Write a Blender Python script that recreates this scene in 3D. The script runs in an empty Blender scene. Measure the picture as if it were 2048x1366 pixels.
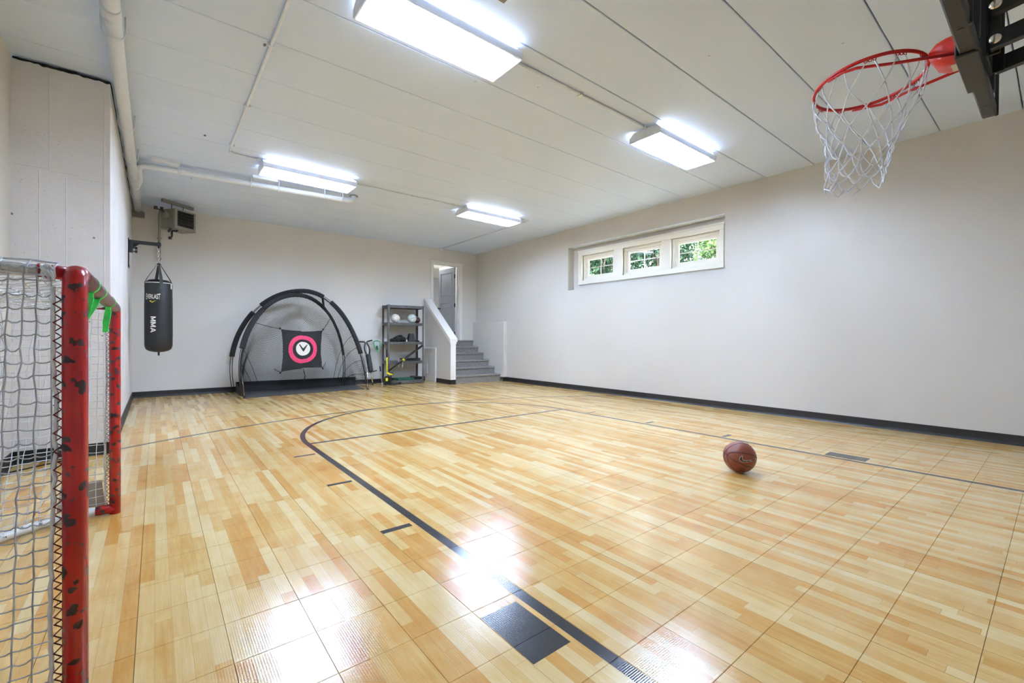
import bpy, bmesh, math, random
from mathutils import Vector, Matrix, Euler, noise
random.seed(7)
C = bpy.context.scene.collection
PI = math.pi

# ------------------------------------------------------------------ camera, world, light, exposure
H = 1.05
yaw, pitch, roll = (math.radians(a) for a in (38.8073, -0.36665, 0.28218))
fw = Vector((math.sin(yaw)*math.cos(pitch), math.cos(yaw)*math.cos(pitch), math.sin(pitch)))
rt = Vector((math.cos(yaw), -math.sin(yaw), 0)); up = rt.cross(fw)
R_ = rt*math.cos(roll) + up*math.sin(roll); U_ = -rt*math.sin(roll) + up*math.cos(roll)
cam_d = bpy.data.cameras.new('camera'); cam = bpy.data.objects.new('camera', cam_d); C.objects.link(cam)
M = Matrix((R_, U_, -fw)).transposed().to_4x4(); M.translation = Vector((0, 0, H)); cam.matrix_world = M
cam_d.sensor_width = 36; cam_d.lens = 885.41/2048*36; cam_d.clip_start = 0.02; cam_d.clip_end = 200
bpy.context.scene.camera = cam

world = bpy.data.worlds.new('sky'); bpy.context.scene.world = world; world.use_nodes = True
bg = world.node_tree.nodes['Background']; bg.inputs[0].default_value = (0.80, 0.90, 1.0, 1); bg.inputs[1].default_value = 7.0
sun_d = bpy.data.lights.new('sun', 'SUN'); sun_d.energy = 18.0; sun_d.angle = 0.02; sun_d.color = (1, .96, .88)
sun = bpy.data.objects.new('sun', sun_d); C.objects.link(sun); sun.rotation_euler = (math.radians(38), math.radians(-22), 0)

TUBE = 86.0        # emission strength of the fluorescent tubes
SLOT = 10.0         # light escaping upward through the fixture slots
vs = bpy.context.scene.view_settings
vs.view_transform = 'Standard'; vs.look = 'None'; vs.gamma = 1; vs.use_curve_mapping = False
vs.exposure = 0.78

# ------------------------------------------------------------------ helpers
def tag(o, label=None, cat=None, group=None, kind=None):
    if label: o['label'] = label
    if cat: o['category'] = cat
    if group: o['group'] = group
    if kind: o['kind'] = kind
    return o

def empty(name, loc=(0, 0, 0), rz=0.0, label=None, cat=None, group=None, kind=None):
    o = bpy.data.objects.new(name, None); C.objects.link(o)
    o.location = loc; o.rotation_euler = (0, 0, rz); o.empty_display_size = .1
    return tag(o, label, cat, group, kind)

class MB:
    """collects shapes, then builds ONE mesh object"""
    def __init__(s): s.v = []; s.f = []; s.sm = []
    def add(s, vs, fs, smooth=False):
        n = len(s.v); s.v += [tuple(p) for p in vs]
        for f in fs: s.f.append(tuple(i+n for i in f)); s.sm.append(smooth)
        return s
    def box(s, x0, x1, y0, y1, z0, z1, mat=None):
        vs = [(x, y, z) for z in (z0, z1) for y in (y0, y1) for x in (x0, x1)]
        if mat: vs = [mat @ Vector(p) for p in vs]
        return s.add(vs, [(0, 2, 3, 1), (4, 5, 7, 6), (0, 1, 5, 4), (2, 6, 7, 3), (0, 4, 6, 2), (1, 3, 7, 5)])
    def bbox(s, x0, x1, y0, y1, z0, z1, b=.004, mat=None):
        """box with chamfered edges"""
        b = min(b, (x1-x0)*.45, (y1-y0)*.45, (z1-z0)*.45)
        bm = bmesh.new()
        bmesh.ops.create_cube(bm, size=1)
        for v in bm.verts: v.co = Vector(((x0+x1)/2+v.co.x*(x1-x0), (y0+y1)/2+v.co.y*(y1-y0), (z0+z1)/2+v.co.z*(z1-z0)))
        bmesh.ops.bevel(bm, geom=bm.edges[:], offset=b, segments=1, affect='EDGES')
        bm.verts.index_update()
        vs = [mat @ v.co if mat else v.co.copy() for v in bm.verts]; fs = [[v.index for v in f.verts] for f in bm.faces]
        bm.free(); return s.add(vs, fs)
    def tube(s, pts, r, n=10, cap=True, closed=False, flat=None):
        """tube along a polyline; r a number or one per point; flat = (a,b) scale of the section"""
        P = [Vector(p) for p in pts]; N = len(P)
        rr = r if isinstance(r, (list, tuple)) else [r]*N
        T = []
        for i in range(N):
            a = P[i-1] if (i or closed) else P[i]; b = P[(i+1) % N] if (i < N-1 or closed) else P[i]
            t = b-a; T.append(t.normalized() if t.length > 1e-9 else Vector((0, 0, 1)))
        ref = Vector((0, 0, 1)) if abs(T[0].z) < .9 else Vector((1, 0, 0))
        u = (ref - T[0]*ref.dot(T[0])).normalized(); vs = []
        for i in range(N):
            u = (u - T[i]*u.dot(T[i]))
            u = u.normalized() if u.length > 1e-6 else T[i].orthogonal().normalized()
            w = T[i].cross(u); fa, fb = flat or (1, 1)
            for k in range(n):
                a = 2*PI*k/n
                vs.append(P[i] + (u*math.cos(a)*fa + w*math.sin(a)*fb)*rr[i])
        fs = []
        for i in range(N if closed else N-1):
            j = (i+1) % N
            for k in range(n): fs.append((i*n+k, i*n+(k+1) % n, j*n+(k+1) % n, j*n+k))
        base = len(s.v); s.add(vs, fs, n > 4)
        if cap and not closed:
            s.f.append(tuple(base+k for k in reversed(range(n)))); s.sm.append(False)
            s.f.append(tuple(base+(N-1)*n+k for k in range(n))); s.sm.append(False)
        return s
    def lathe(s, prof, n=24, mat=None, smooth=True):
        """profile of (r, z) about the z axis"""
        vs = []
        for r, z in prof:
            for k in range(n):
                a = 2*PI*k/n; p = Vector((r*math.cos(a), r*math.sin(a), z)); vs.append(mat @ p if mat else p)
        fs = []
        for i in range(len(prof)-1):
            for k in range(n): fs.append((i*n+k, i*n+(k+1) % n, (i+1)*n+(k+1) % n, (i+1)*n+k))
        base = len(s.v); s.add(vs, fs, smooth)
        if prof[0][0] > 1e-5: s.f.append(tuple(base+k for k in reversed(range(n)))); s.sm.append(False)
        if prof[-1][0] > 1e-5: s.f.append(tuple(base+(len(prof)-1)*n+k for k in range(n))); s.sm.append(False)
        return s
    def prism(s, poly, axis, a0, a1):
        """extrude a 2-D polygon along axis 'x','y' or 'z'"""
        def p3(p, a): return {'x': (a, p[0], p[1]), 'y': (p[0], a, p[1]), 'z': (p[0], p[1], a)}[axis]
        n = len(poly); vs = [p3(p, a0) for p in poly]+[p3(p, a1) for p in poly]
        fs = [tuple(reversed(range(n))), tuple(range(n, 2*n))]+[(i, (i+1) % n, n+(i+1) % n, n+i) for i in range(n)]
        return s.add(vs, fs)
    def build(s, name, mat, parent=None, kind=None, loc=None, fixn=True):
        me = bpy.data.meshes.new(name); me.from_pydata(s.v, [], s.f)
        for p, sm in zip(me.polygons, s.sm): p.use_smooth = sm
        if fixn:
            bm = bmesh.new(); bm.from_mesh(me); bmesh.ops.recalc_face_normals(bm, faces=bm.faces[:]); bm.to_mesh(me); bm.free()
        me.materials.append(mat); me.update()
        o = bpy.data.objects.new(name, me); C.objects.link(o)
        if parent is not None: o.parent = parent
        if kind: o['kind'] = kind
        if loc: o.location = loc
        return o

def copy_tree(o, parent=None):
    c = o.copy(); C.objects.link(c)
    if parent is not None: c.parent = parent
    for ch in list(o.children): copy_tree(ch, c)
    return c

# ------------------------------------------------------------------ node helpers and materials
class NT:
    def __init__(s, name):
        s.m = bpy.data.materials.new(name); s.m.use_nodes = True; s.t = s.m.node_tree
        s.b = s.t.nodes['Principled BSDF']
    def n(s, typ, **kw):
        o = s.t.nodes.new(typ)
        for k, v in kw.items(): setattr(o, k, v)
        return o
    def lk(s, a, b): s.t.links.new(a, b)
    def put(s, sock, v):
        if hasattr(v, 'node'): s.lk(v, sock)
        elif isinstance(v, (tuple, list)) and len(v) == 3 and sock.type == 'RGBA': sock.default_value = (*v, 1)
        else: sock.default_value = v
    def math(s, op, a, b=0.0, c=0.0, clamp=False):
        o = s.n('ShaderNodeMath', operation=op); o.use_clamp = clamp
        s.put(o.inputs[0], a); s.put(o.inputs[1], b); s.put(o.inputs[2], c); return o.outputs[0]
    def mix(s, f, a, b):
        o = s.n('ShaderNodeMix', data_type='RGBA'); s.put(o.inputs[0], f); s.put(o.inputs[6], a); s.put(o.inputs[7], b); return o.outputs[2]
    def ramp(s, f, stops):
        o = s.n('ShaderNodeValToRGB'); e = o.color_ramp.elements
        while len(e) < len(stops): e.new(.5)
        for i, (p, c) in enumerate(stops): e[i].position = p; e[i].color = (*c, 1)
        s.put(o.inputs[0], f); return o.outputs[0]
    def noise(s, vec, scale, detail=2, rough=.5):
        o = s.n('ShaderNodeTexNoise'); s.put(o.inputs['Vector'], vec); o.inputs['Scale'].default_value = scale
        o.inputs['Detail'].default_value = detail; o.inputs['Roughness'].default_value = rough; return o.outputs['Fac']
    def vor(s, vec, scale, feature='F1', out='Distance'):
        o = s.n('ShaderNodeTexVoronoi', feature=feature); s.put(o.inputs['Vector'], vec); o.inputs['Scale'].default_value = scale; return o.outputs[out]
    def pos(s): return s.n('ShaderNodeNewGeometry').outputs['Position']
    def obj(s): return s.n('ShaderNodeTexCoord').outputs['Object']
    def scale(s, vec, sc):
        o = s.n('ShaderNodeMapping'); s.put(o.inputs['Vector'], vec); o.inputs['Scale'].default_value = sc; return o.outputs[0]
    def bump(s, h, strength=.2, dist=.002):
        o = s.n('ShaderNodeBump'); s.put(o.inputs['Height'], h); o.inputs['Strength'].default_value = strength; o.inputs['Distance'].default_value = dist
        s.lk(o.outputs[0], s.b.inputs['Normal'])
    def set(s, **kw):
        nm = dict(color='Base Color', rough='Roughness', metal='Metallic', spec='Specular IOR Level', coat='Coat Weight', coatr='Coat Roughness', trans='Transmission Weight', emit='Emission Color', emits='Emission Strength', sheen='Sheen Weight', alpha='Alpha')
        for k, v in kw.items(): s.put(s.b.inputs[nm[k]], v)
        return s

def srgb(h):
    h = h.lstrip('#'); c = [int(h[i:i+2], 16)/255 for i in (0, 2, 4)]
    return tuple(x/12.92 if x <= .04045 else ((x+.055)/1.055)**2.4 for x in c)

def simple(name, col, rough=.5, metal=0.0, var=.06, scale=14, bump=0.0, bscale=120, **kw):
    m = NT(name); v = m.pos() if kw.pop('world', False) else m.obj()
    if max(col)-min(col) < .05*max(col)+.003: col = (col[0]*1.06, col[1], col[2]*.86)     # greys under cool tubes
    f = m.noise(v, scale, 3)
    lo = tuple(c*(1-var) for c in col); hi = tuple(min(1, c*(1+var)) for c in col)
    m.set(color=m.ramp(f, [(.3, lo), (.7, hi)]), rough=rough, metal=metal, **kw)
    if bump: m.bump(m.noise(v, bscale, 3), bump)
    return m.m

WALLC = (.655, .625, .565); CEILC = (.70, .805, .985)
M_white = simple('white_enamel', (.80, .84, .90), .45, var=.02)
M_trim = simple('white_trim_paint', (.84, .815, .765), .4, var=.02)
M_pipe = simple('painted_pipe', (.78, .82, .88), .45, var=.03)
M_base = simple('charcoal_rubber_base', (.012, .012, .014), .45, var=.2, scale=20)
M_black = simple('black_steel', (.008, .008, .008), .42, var=.25, bump=.06, bscale=300)
M_blackp = simple('black_plastic', (.010, .010, .011), .38, var=.2)
M_dark = simple('dark_grey_steel', (.020, .020, .020), .5, var=.15, bump=.15, bscale=500)
M_cloth = simple('black_fabric', (.011, .011, .012), .85, var=.25, scale=30, bump=.3, bscale=240)
M_vinyl = simple('black_vinyl', (.0055, .0055, .0055), .50, var=.3, scale=18, bump=.25, bscale=160)
M_web = simple('dark_grey_webbing', (.035, .035, .037), .8, var=.2)
M_chrome = simple('bright_zinc', (.75, .75, .76), .25, metal=1.0)
M_steelg = simple('grey_galvanised', (.26, .26, .265), .45, metal=.5, var=.1)
M_heat = simple('grey_painted_sheet', (.24, .24, .23), .5, var=.06)
M_shelf = simple('pewter_shelf_paint', (.085, .085, .09), .48, var=.12)
M_carpet = simple('grey_carpet', (.255, .238, .215), .95, var=.45, scale=60, bump=.9, bscale=260, world=True)
M_red = simple('red_rim_paint', (.50, .012, .012), .35, var=.08)
M_redm = simple('red_mount_paint', (.62, .022, .012), .35, var=.05)
M_cord = simple('white_net_cord', (.80, .83, .88), .8, var=.08, scale=60)
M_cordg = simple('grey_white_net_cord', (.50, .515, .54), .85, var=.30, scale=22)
M_lace = simple('dark_red_lacing', (.14, .012, .012), .8, var=.3)
M_green = simple('neon_green_tape', (.05, .78, .10), .6, var=.15, scale=30)
M_netk = simple('black_net_cord', (.008, .008, .008), .8)
M_bagw = simple('white_print', (.80, .80, .80), .55, var=.02)
M_yel = simple('yellow_print', (.75, .62, .02), .5, var=.03)
M_pink = simple('crimson_print', (.62, .035, .11), .7, var=.18, scale=40)
M_disc = simple('pale_grey_print', (.68, .68, .68), .7, var=.06, scale=40)
M_yellow = simple('yellow_plastic', (.72, .66, .02), .4, var=.08)
M_door = simple('grey_door_paint', (.32, .33, .345), .45, var=.02)
M_oil = simple('black_hardware', (.008, .008, .009), .35)
M_bark = simple('tree_bark', (.10, .075, .055), .9, var=.4, bump=.5, bscale=20)
M_greenplast = simple('dark_green_plastic', (.02, .10, .05), .5, var=.2)
M_alu = simple('pale_aluminium', (.62, .62, .63), .35, metal=.8)
M_ball1 = simple('white_ball_leather', (.78, .78, .77), .45, var=.03, bump=.1, bscale=200)
M_ball2 = simple('pale_green_white_leather', (.60, .66, .60), .45, var=.08, scale=9)
M_foot = simple('maroon_pebbled_leather', (.085, .030, .026), .45, var=.15, bump=.4, bscale=300)
M_grass = simple('lawn', (.025, .055, .015), .9, var=.4, scale=6, world=True)

def wall_mat(name, col, chip=0.0, rough=.55):
    m = NT(name); P = m.pos()
    big = m.noise(P, 1.3, 3); fine = m.noise(P, 60, 3)
    c = m.ramp(big, [(.3, tuple(x*.985 for x in col)), (.7, tuple(min(1, x*1.015) for x in col))])
    h = m.math('MULTIPLY_ADD', fine, .5, big)
    if chip:
        d = m.vor(P, 5.5); r = m.noise(P, 9, 2)
        sp = m.math('MULTIPLY', m.math('LESS_THAN', d, .035*chip), m.math('GREATER_THAN', r, .52))
        c = m.mix(m.math('MULTIPLY', sp, .75), c, (.05, .05, .05))
    m.set(color=c, rough=rough); m.bump(h, .12, .004); return m.m
M_wall = wall_mat('pale_grey_wall_paint', WALLC)
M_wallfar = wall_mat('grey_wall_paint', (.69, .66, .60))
M_conc = NT('painted_concrete')
def _conc(m):
    P = m.pos(); big = m.noise(P, 2.0, 4, .6); fine = m.noise(P, 35, 4, .7)
    col = m.ramp(big, [(.25, (.715, .69, .66)), (.75, (.83, .80, .765))])
    # pinholes left by air bubbles, and scattered dark chips
    d = m.vor(P, 24); r = m.noise(P, 5, 2)
    pin = m.math('MULTIPLY', m.math('LESS_THAN', d, .10), m.math('GREATER_THAN', r, .52))
    d2 = m.vor(P, 8); r2 = m.noise(P, 3, 2)
    chip = m.math('MULTIPLY', m.math('LESS_THAN', d2, .075), m.math('GREATER_THAN', r2, .50))
    col = m.mix(m.math('MULTIPLY', m.math('MAXIMUM', m.math('MULTIPLY', pin, .35), chip), .8), col, (.05, .05, .05))
    m.set(color=col, rough=.7)
    h = m.math('SUBTRACT', m.math('MULTIPLY_ADD', fine, .6, big), m.math('MULTIPLY', pin, .4)); m.bump(h, .45, .006)
_conc(M_conc); M_conc = M_conc.m

M_ceil = NT('ceiling_paint')
def _ceil(m):
    P = m.pos(); big = m.noise(P, .9, 3); fine = m.noise(P, 40, 3)
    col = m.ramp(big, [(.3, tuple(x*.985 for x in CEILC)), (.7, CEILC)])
    w = m.n('ShaderNodeMapping'); m.lk(P, w.inputs[0]); w.inputs['Scale'].default_value = (1, .45, 1); w.inputs['Rotation'].default_value = (0, 0, .9)
    d = m.vor(w.outputs[0], 4.2); r = m.noise(P, 1.1, 1); sx = m.n('ShaderNodeSeparateXYZ'); m.lk(P, sx.inputs[0])
    thr = m.math('MULTIPLY_ADD', m.math('LESS_THAN', sx.outputs[0], 1.0), .034, .020)
    sp = m.math('MULTIPLY', m.math('LESS_THAN', d, thr), m.math('GREATER_THAN', r, .47))
    col = m.mix(m.math('MULTIPLY', sp, .85), col, (.03, .03, .03))
    m.set(color=col, rough=.6); m.bump(m.math('MULTIPLY_ADD', fine, .3, big), .1, .004)
_ceil(M_ceil); M_ceil = M_ceil.m
M_joint = simple('ceiling_joint_shadow_gap', (.30, .30, .30), .9)

def glow(name, col, s):
    m = NT(name); m.set(color=(.8, .8, .8), emit=col, emits=s); return m.m
M_tube = glow('fluorescent_tube_light', (.775, .97, 1.36), TUBE)
M_slot = glow('fixture_uplight', (.86, .97, 1.16), SLOT)
M_hall = glow('hall_fill_glow', (.90, .97, 1.10), 110.0)

M_sash = simple('white_window_vinyl', (.86, .87, .87), .35, var=.01)
M_glass = NT('window_glass')
def _gl(m):
    nt = m.t; out = nt.nodes['Material Output']
    tr = nt.nodes.new('ShaderNodeBsdfTransparent'); gl = nt.nodes.new('ShaderNodeBsdfGlossy'); gl.inputs['Roughness'].default_value = .01
    fr = nt.nodes.new('ShaderNodeFresnel'); fr.inputs[0].default_value = 1.45
    mx = nt.nodes.new('ShaderNodeMixShader'); ge = nt.nodes.new('ShaderNodeNewGeometry')
    fm = nt.nodes.new('ShaderNodeMath'); fm.operation = 'MULTIPLY_ADD'; fm.inputs[1].default_value = -1; fm.inputs[2].default_value = 1; nt.links.new(ge.outputs['Backfacing'], fm.inputs[0])
    f2 = nt.nodes.new('ShaderNodeMath'); f2.operation = 'MULTIPLY'; nt.links.new(fr.outputs[0], f2.inputs[0]); nt.links.new(fm.outputs[0], f2.inputs[1])     # reflect on the outer faces only
    nt.links.new(f2.outputs[0], mx.inputs[0]); nt.links.new(tr.outputs[0], mx.inputs[1]); nt.links.new(gl.outputs[0], mx.inputs[2])
    nt.links.new(mx.outputs[0], out.inputs[0])
_gl(M_glass); M_glass = M_glass.m
M_acr = NT('clear_acrylic')
_gl(M_acr); M_acr = M_acr.m
M_poly = simple('clear_grey_plastic_sheet', (.55, .56, .58), .25, var=.05)

def leaf_mat(name, a, b):
    m = NT(name); f = m.n('ShaderNodeTexWhiteNoise'); P = m.pos()
    sn = m.n('ShaderNodeVectorMath', operation='SNAP'); m.lk(P, sn.inputs[0]); sn.inputs[1].default_value = (.16, .16, .16); m.lk(sn.outputs[0], f.inputs[0])
    m.set(color=m.ramp(f.outputs[0], [(0, a), (1, b)]), rough=.5); return m.m
M_leafA = leaf_mat('bright_leaves', (.020, .062, .008), (.085, .165, .028))
M_leafB = leaf_mat('blue_green_leaves', (.005, .026, .013), (.030, .095, .036))
M_leafC = leaf_mat('deep_leaves', (.008, .030, .010), (.032, .085, .020))

# hockey goal paint: red enamel with black puck marks and chips
def red_worn(name, amount, long=1.0):
    m = NT(name); P = m.pos()
    ns = m.n('ShaderNodeTexNoise'); m.lk(P, ns.inputs['Vector']); ns.inputs['Scale'].default_value = 38; ns.inputs['Detail'].default_value = 5
    off = m.n('ShaderNodeVectorMath', operation='MULTIPLY_ADD'); m.lk(ns.outputs['Color'], off.inputs[0]); off.inputs[1].default_value = (.055,)*3; m.lk(P, off.inputs[2])
    mp = m.scale(off.outputs[0], (1, 1, .75/long))
    d = m.vor(mp, 23); r = m.noise(P, 27, 2)
    mark = m.math('MULTIPLY', m.math('LESS_THAN', d, .15*amount+.09), m.math('GREATER_THAN', r, .36-.06*amount))
    d2 = m.vor(m.scale(off.outputs[0], (1.5, 1.5, .35)), 33); mark2 = m.math('MULTIPLY', m.math('LESS_THAN', d2, .10*amount), m.math('GREATER_THAN', r, .42))
    mk = m.math('MAXIMUM', mark, mark2)
    tone = m.noise(P, 5, 3)
    red = m.ramp(tone, [(.3, (.36, .008, .012)), (.7, (.50, .014, .012))])
    m.set(color=m.mix(m.math('MULTIPLY', mk, .93), red, (.022, .018, .020)), rough=m.math('MULTIPLY_ADD', mk, .3, .24)); return m.m
M_post = red_worn('worn_red_enamel', 1.5, .8)
M_postsc = red_worn('scuffed_red_enamel', 1.7, .6)
M_bar = NT('heavily_scuffed_red_bar')
def _bar(m):
    P = m.pos(); f = m.noise(m.scale(P, (30, 90, 30)), 1.0, 5, .75); g = m.noise(P, 30, 3)
    c = m.ramp(f, [(.38, (.02, .010, .014)), (.46, (.10, .018, .028)), (.55, (.135, .070, .080)), (.66, (.19, .010, .014))])
    m.set(color=c, rough=.4); m.bump(g, .2)
_bar(M_bar); M_bar = M_bar.m
M_wpipe = NT('scuffed_white_pipe')
def _wp(m):
    P = m.pos(); f = m.noise(P, 38, 5, .75)
    m.set(color=m.ramp(f, [(.36, (.05, .05, .045)), (.43, (.70, .70, .66)), (.8, (.76, .76, .73))]), rough=.4)
_wp(M_wpipe); M_wpipe = M_wpipe.m

# ------------------------------------------------------------------ room sizes
XR, YF, XL, YP, XN, YB = 6.75, 9.96, -.32, 5.37, -.92, -1.4
def cz(y): return 3.37-.0045*y
CT = 3.46

# floor material: printed maple strips, court lines
FL = NT('maple_court_print')
def _floor(m):
    P = m.pos(); sp = m.n('ShaderNodeSeparateXYZ'); m.lk(P, sp.inputs[0]); X, Y = sp.outputs[0], sp.outputs[1]
    u = m.math('DIVIDE', m.math('SUBTRACT', X, .196), .05); iu = m.math('FLOOR', u); fu = m.math('FRACT', u)
    w1 = m.n('ShaderNodeTexWhiteNoise', noise_dimensions='1D'); m.lk(iu, w1.inputs['W'])
    ro = w1.outputs['Value']
    L = m.math('MULTIPLY_ADD', ro, .45, .50)
    v = m.math('DIVIDE', m.math('MULTIPLY_ADD', ro, 3.7, Y), L); iv = m.math('FLOOR', v); fv = m.math('FRACT', v)
    cb = m.n('ShaderNodeCombineXYZ'); m.lk(iu, cb.inputs[0]); m.lk(iv, cb.inputs[1])
    w2 = m.n('ShaderNodeTexWhiteNoise', noise_dimensions='2D'); m.lk(cb.outputs[0], w2.inputs['Vector'])
    tone = w2.outputs['Value']
    gv = m.n('ShaderNodeCombineXYZ'); m.put(gv.inputs[0], m.math('MULTIPLY', X, 70)); m.put(gv.inputs[1], m.math('MULTIPLY', Y, 5)); m.put(gv.inputs[2], m.math('MULTIPLY', tone, 37))
    grain = m.noise(gv.outputs[0], 1.0, 4, .65)
    blot = m.noise(P, 5, 3)
    t = m.math('ADD', m.math('MULTIPLY_ADD', m.math('SUBTRACT', grain, .5), .60, m.math('MULTIPLY_ADD', tone, .72, .10)), m.math('MULTIPLY', m.math('SUBTRACT', blot, .5), .55), clamp=True)
    col = m.ramp(t, [(0, srgb('#e5cc96')), (.35, srgb('#dbb775')), (.62, srgb('#d1a358')), (.85, srgb('#c88f41')), (1, srgb('#bb7c2f'))])
    seam = m.math('MAXIMUM', m.math('COMPARE', fu, 0.0, .017), m.math('COMPARE', fv, 0.0, .0018))
    col = m.mix(m.math('MULTIPLY', seam, .55), col, srgb('#8a5f30'))
    # scuffs
    sc = m.vor(m.scale(P, (3.0, 1.0, 1)), 9); sr = m.noise(P, 2.2, 2)
    scuff = m.math('MULTIPLY', m.math('LESS_THAN', sc, .022), m.math('GREATER_THAN', sr, .55))
    col = m.mix(m.math('MULTIPLY', scuff, .7), col, (.05, .05, .05))
    def cmpr(a, c, e): return m.math('COMPARE', a, c, e)
    def rect(x0, x1, y0, y1): return m.math('MULTIPLY', cmpr(X, (x0+x1)/2, (x1-x0)/2), cmpr(Y, (y0+y1)/2, (y1-y0)/2))
    def ring(cx, cy, r, hw, ymin):
        dx = m.math('SUBTRACT', X, cx); dy = m.math('SUBTRACT', Y, cy)
        d = m.math('SQRT', m.math('ADD', m.math('MULTIPLY', dx, dx), m.math('MULTIPLY', dy, dy)))
        return m.math('MULTIPLY', cmpr(d, r, hw), m.math('GREATER_THAN', Y, ymin))
    parts = [rect(1.143, 1.193, -1.2, 4.66), rect(4.702, 4.752, -1.2, 4.66), rect(1.143, 4.752, 4.635, 4.685),
             ring(2.9475, 4.65, 1.7795, .025, 4.65), ring(2.9475, .27, 6.145, .022, .5)]
    for y0, y1 in ((4.205, 4.244), (3.24, 3.281), (2.272, 2.316), (1.06, 1.361)):
        parts += [rect(.948, 1.120, y0, y1), rect(4.775, 4.947, y0, y1)]
    mk = parts[0]
    for p in parts[1:]: mk = m.math('MAXIMUM', mk, p)
    wear = m.noise(m.scale(P, (6, 6, 1)), 4.0, 5, .7)
    ink = m.ramp(wear, [(.3, (.012, .012, .015)), (.62, (.020, .021, .027)), (.8, (.055, .06, .075))])
    col = m.mix(mk, col, ink)
    m.set(color=col, rough=m.math('MULTIPLY_ADD', m.noise(P, 3.5, 3), .10, .135), coat=.22, coatr=.12)
    # embossed diamond texture
    a = m.math('SINE', m.math('MULTIPLY', m.math('ADD', X, Y), 2*PI/.0155)); b = m.math('SINE', m.math('MULTIPLY', m.math('SUBTRACT', X, Y), 2*PI/.0155))
    h = m.math('MULTIPLY_ADD', m.math('MULTIPLY', a, b), .5, m.math('MULTIPLY', m.noise(P, 9, 2), 1.2))
    m.bump(h, .16, .0012)
    m.lk(m.b.inputs['Normal'].links[0].from_socket, m.b.inputs['Coat Normal'])
_floor(FL); M_floor = FL.m

# ------------------------------------------------------------------ structure
S = 'structure'
# floor: sub-base with single interlocking tiles lying on it
sub = MB().box(XN-.3, XR+.3, YB-.3, YF+.3, -.12, -.0037).build('floor', simple('dark_sub_floor', (.16, .10, .05), .9), kind=S)
TS = .25
def tile_mesh(mb, cx, cy, lx=TS, ly=TS, g=.0005, ch=.0007, dep=.0036):
    hx, hy = lx/2-g, ly/2-g; ix, iy = hx-ch, hy-ch
    o = [(-hx, -hy), (hx, -hy), (hx, hy), (-hx, hy)]; i = [(-ix, -iy), (ix, -iy), (ix, iy), (-ix, iy)]
    vs = [(cx+x, cy+y, -dep) for x, y in o]+[(cx+x, cy+y, -.0014) for x, y in o]+[(cx+x, cy+y, 0) for x, y in i]
    fs = [(8, 9, 10, 11)]
    for k in range(4):
        j = (k+1) % 4; fs += [(k, j, 4+j, 4+k), (4+k, 4+j, 8+j, 8+k)]
    mb.add(vs, fs)
tiles = []
for ix in range(-5, 28):
    for iy in range(-8, 41):
        x0, y0 = .196+.25*ix, .1616+.25*iy
        x1, y1 = x0+.25, y0+.25
        x0c, x1c, y0c, y1c = max(x0, XN), min(x1, XR), max(y0, YB), min(y1, YF)
        if x1c-x0c < .01 or y1c-y0c < .01: continue
        if x1c <= XL and y0c >= YP: continue
        tiles.append((x0c, x1c, y0c, y1c))
def view(p):
    d = Vector(p)-Vector((0, 0, H)); w = d.dot(fw)
    if w < .15: return None
    return (1024+885.41*d.dot(R_)/w, 683-885.41*d.dot(U_)/w, w)
vis = []
for t in tiles:
    full = (t[1]-t[0] > .249 and t[3]-t[2] > .249)
    q = view(((t[0]+t[1])/2, (t[2]+t[3])/2, 0))
    if full and q and -90 < q[0] < 2140 and q[1] < 1480: vis.append((q[2], t))
vis.sort(key=lambda a: a[0]); near = set(t for _, t in vis[:300])
mbt = MB(); tile_mesh(mbt, 0, 0)
proto = None; field = MB()
for t in tiles:
    cx, cy = (t[0]+t[1])/2, (t[2]+t[3])/2
    if t in near:
        if proto is None: o = proto = mbt.build('floor_tile', M_floor, sub)
        else: o = proto.copy(); C.objects.link(o)
        o.location = (cx, cy, 0); o.rotation_euler = (random.gauss(0, .0007), random.gauss(0, .0007), 0)
    else: tile_mesh(field, cx, cy, t[1]-t[0], t[3]-t[2])
field.build('floor_tile_field', M_floor, sub, kind='stuff')

# ceiling: precast planks with recessed joints
slab = MB().box(XN-.3, XR+.4, YB-.3, YF+.3, CT-.04, CT+.1).build('ceiling', M_joint, kind=S)
js = [.2657+.6003*k for k in range(-5, 17)]
edges = [YB-.05]+[j for j in js if YB < j < YF-.05]+[YF+.05]
for a, b in zip(edges[:-1], edges[1:]):
    def gap(y): return .0045 if y < 2.8 else (.003 if y < 4.2 else .0014)
    a2 = a+gap(a); b2 = b-gap(b); ch = .004
    mb = MB(); x0, x1 = XN-.1, XR+.1
    vs = [(x, y, z) for x in (x0, x1) for (y, z) in ((a2, CT-.035), (a2, cz(a2)+ch), (a2+ch, cz(a2)), (b2-ch, cz(b2)), (b2, cz(b2)+ch), (b2, CT-.035))]
    mb.add(vs, [(0, 1, 7, 6), (1, 2, 8, 7), (2, 3, 9, 8), (3, 4, 10, 9), (4, 5, 11, 10), (0, 6, 11, 5), (0, 5, 4, 3, 2, 1), (6, 7, 8, 9, 10, 11)])
    mb.build('ceiling_plank', M_ceil, slab)

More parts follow.
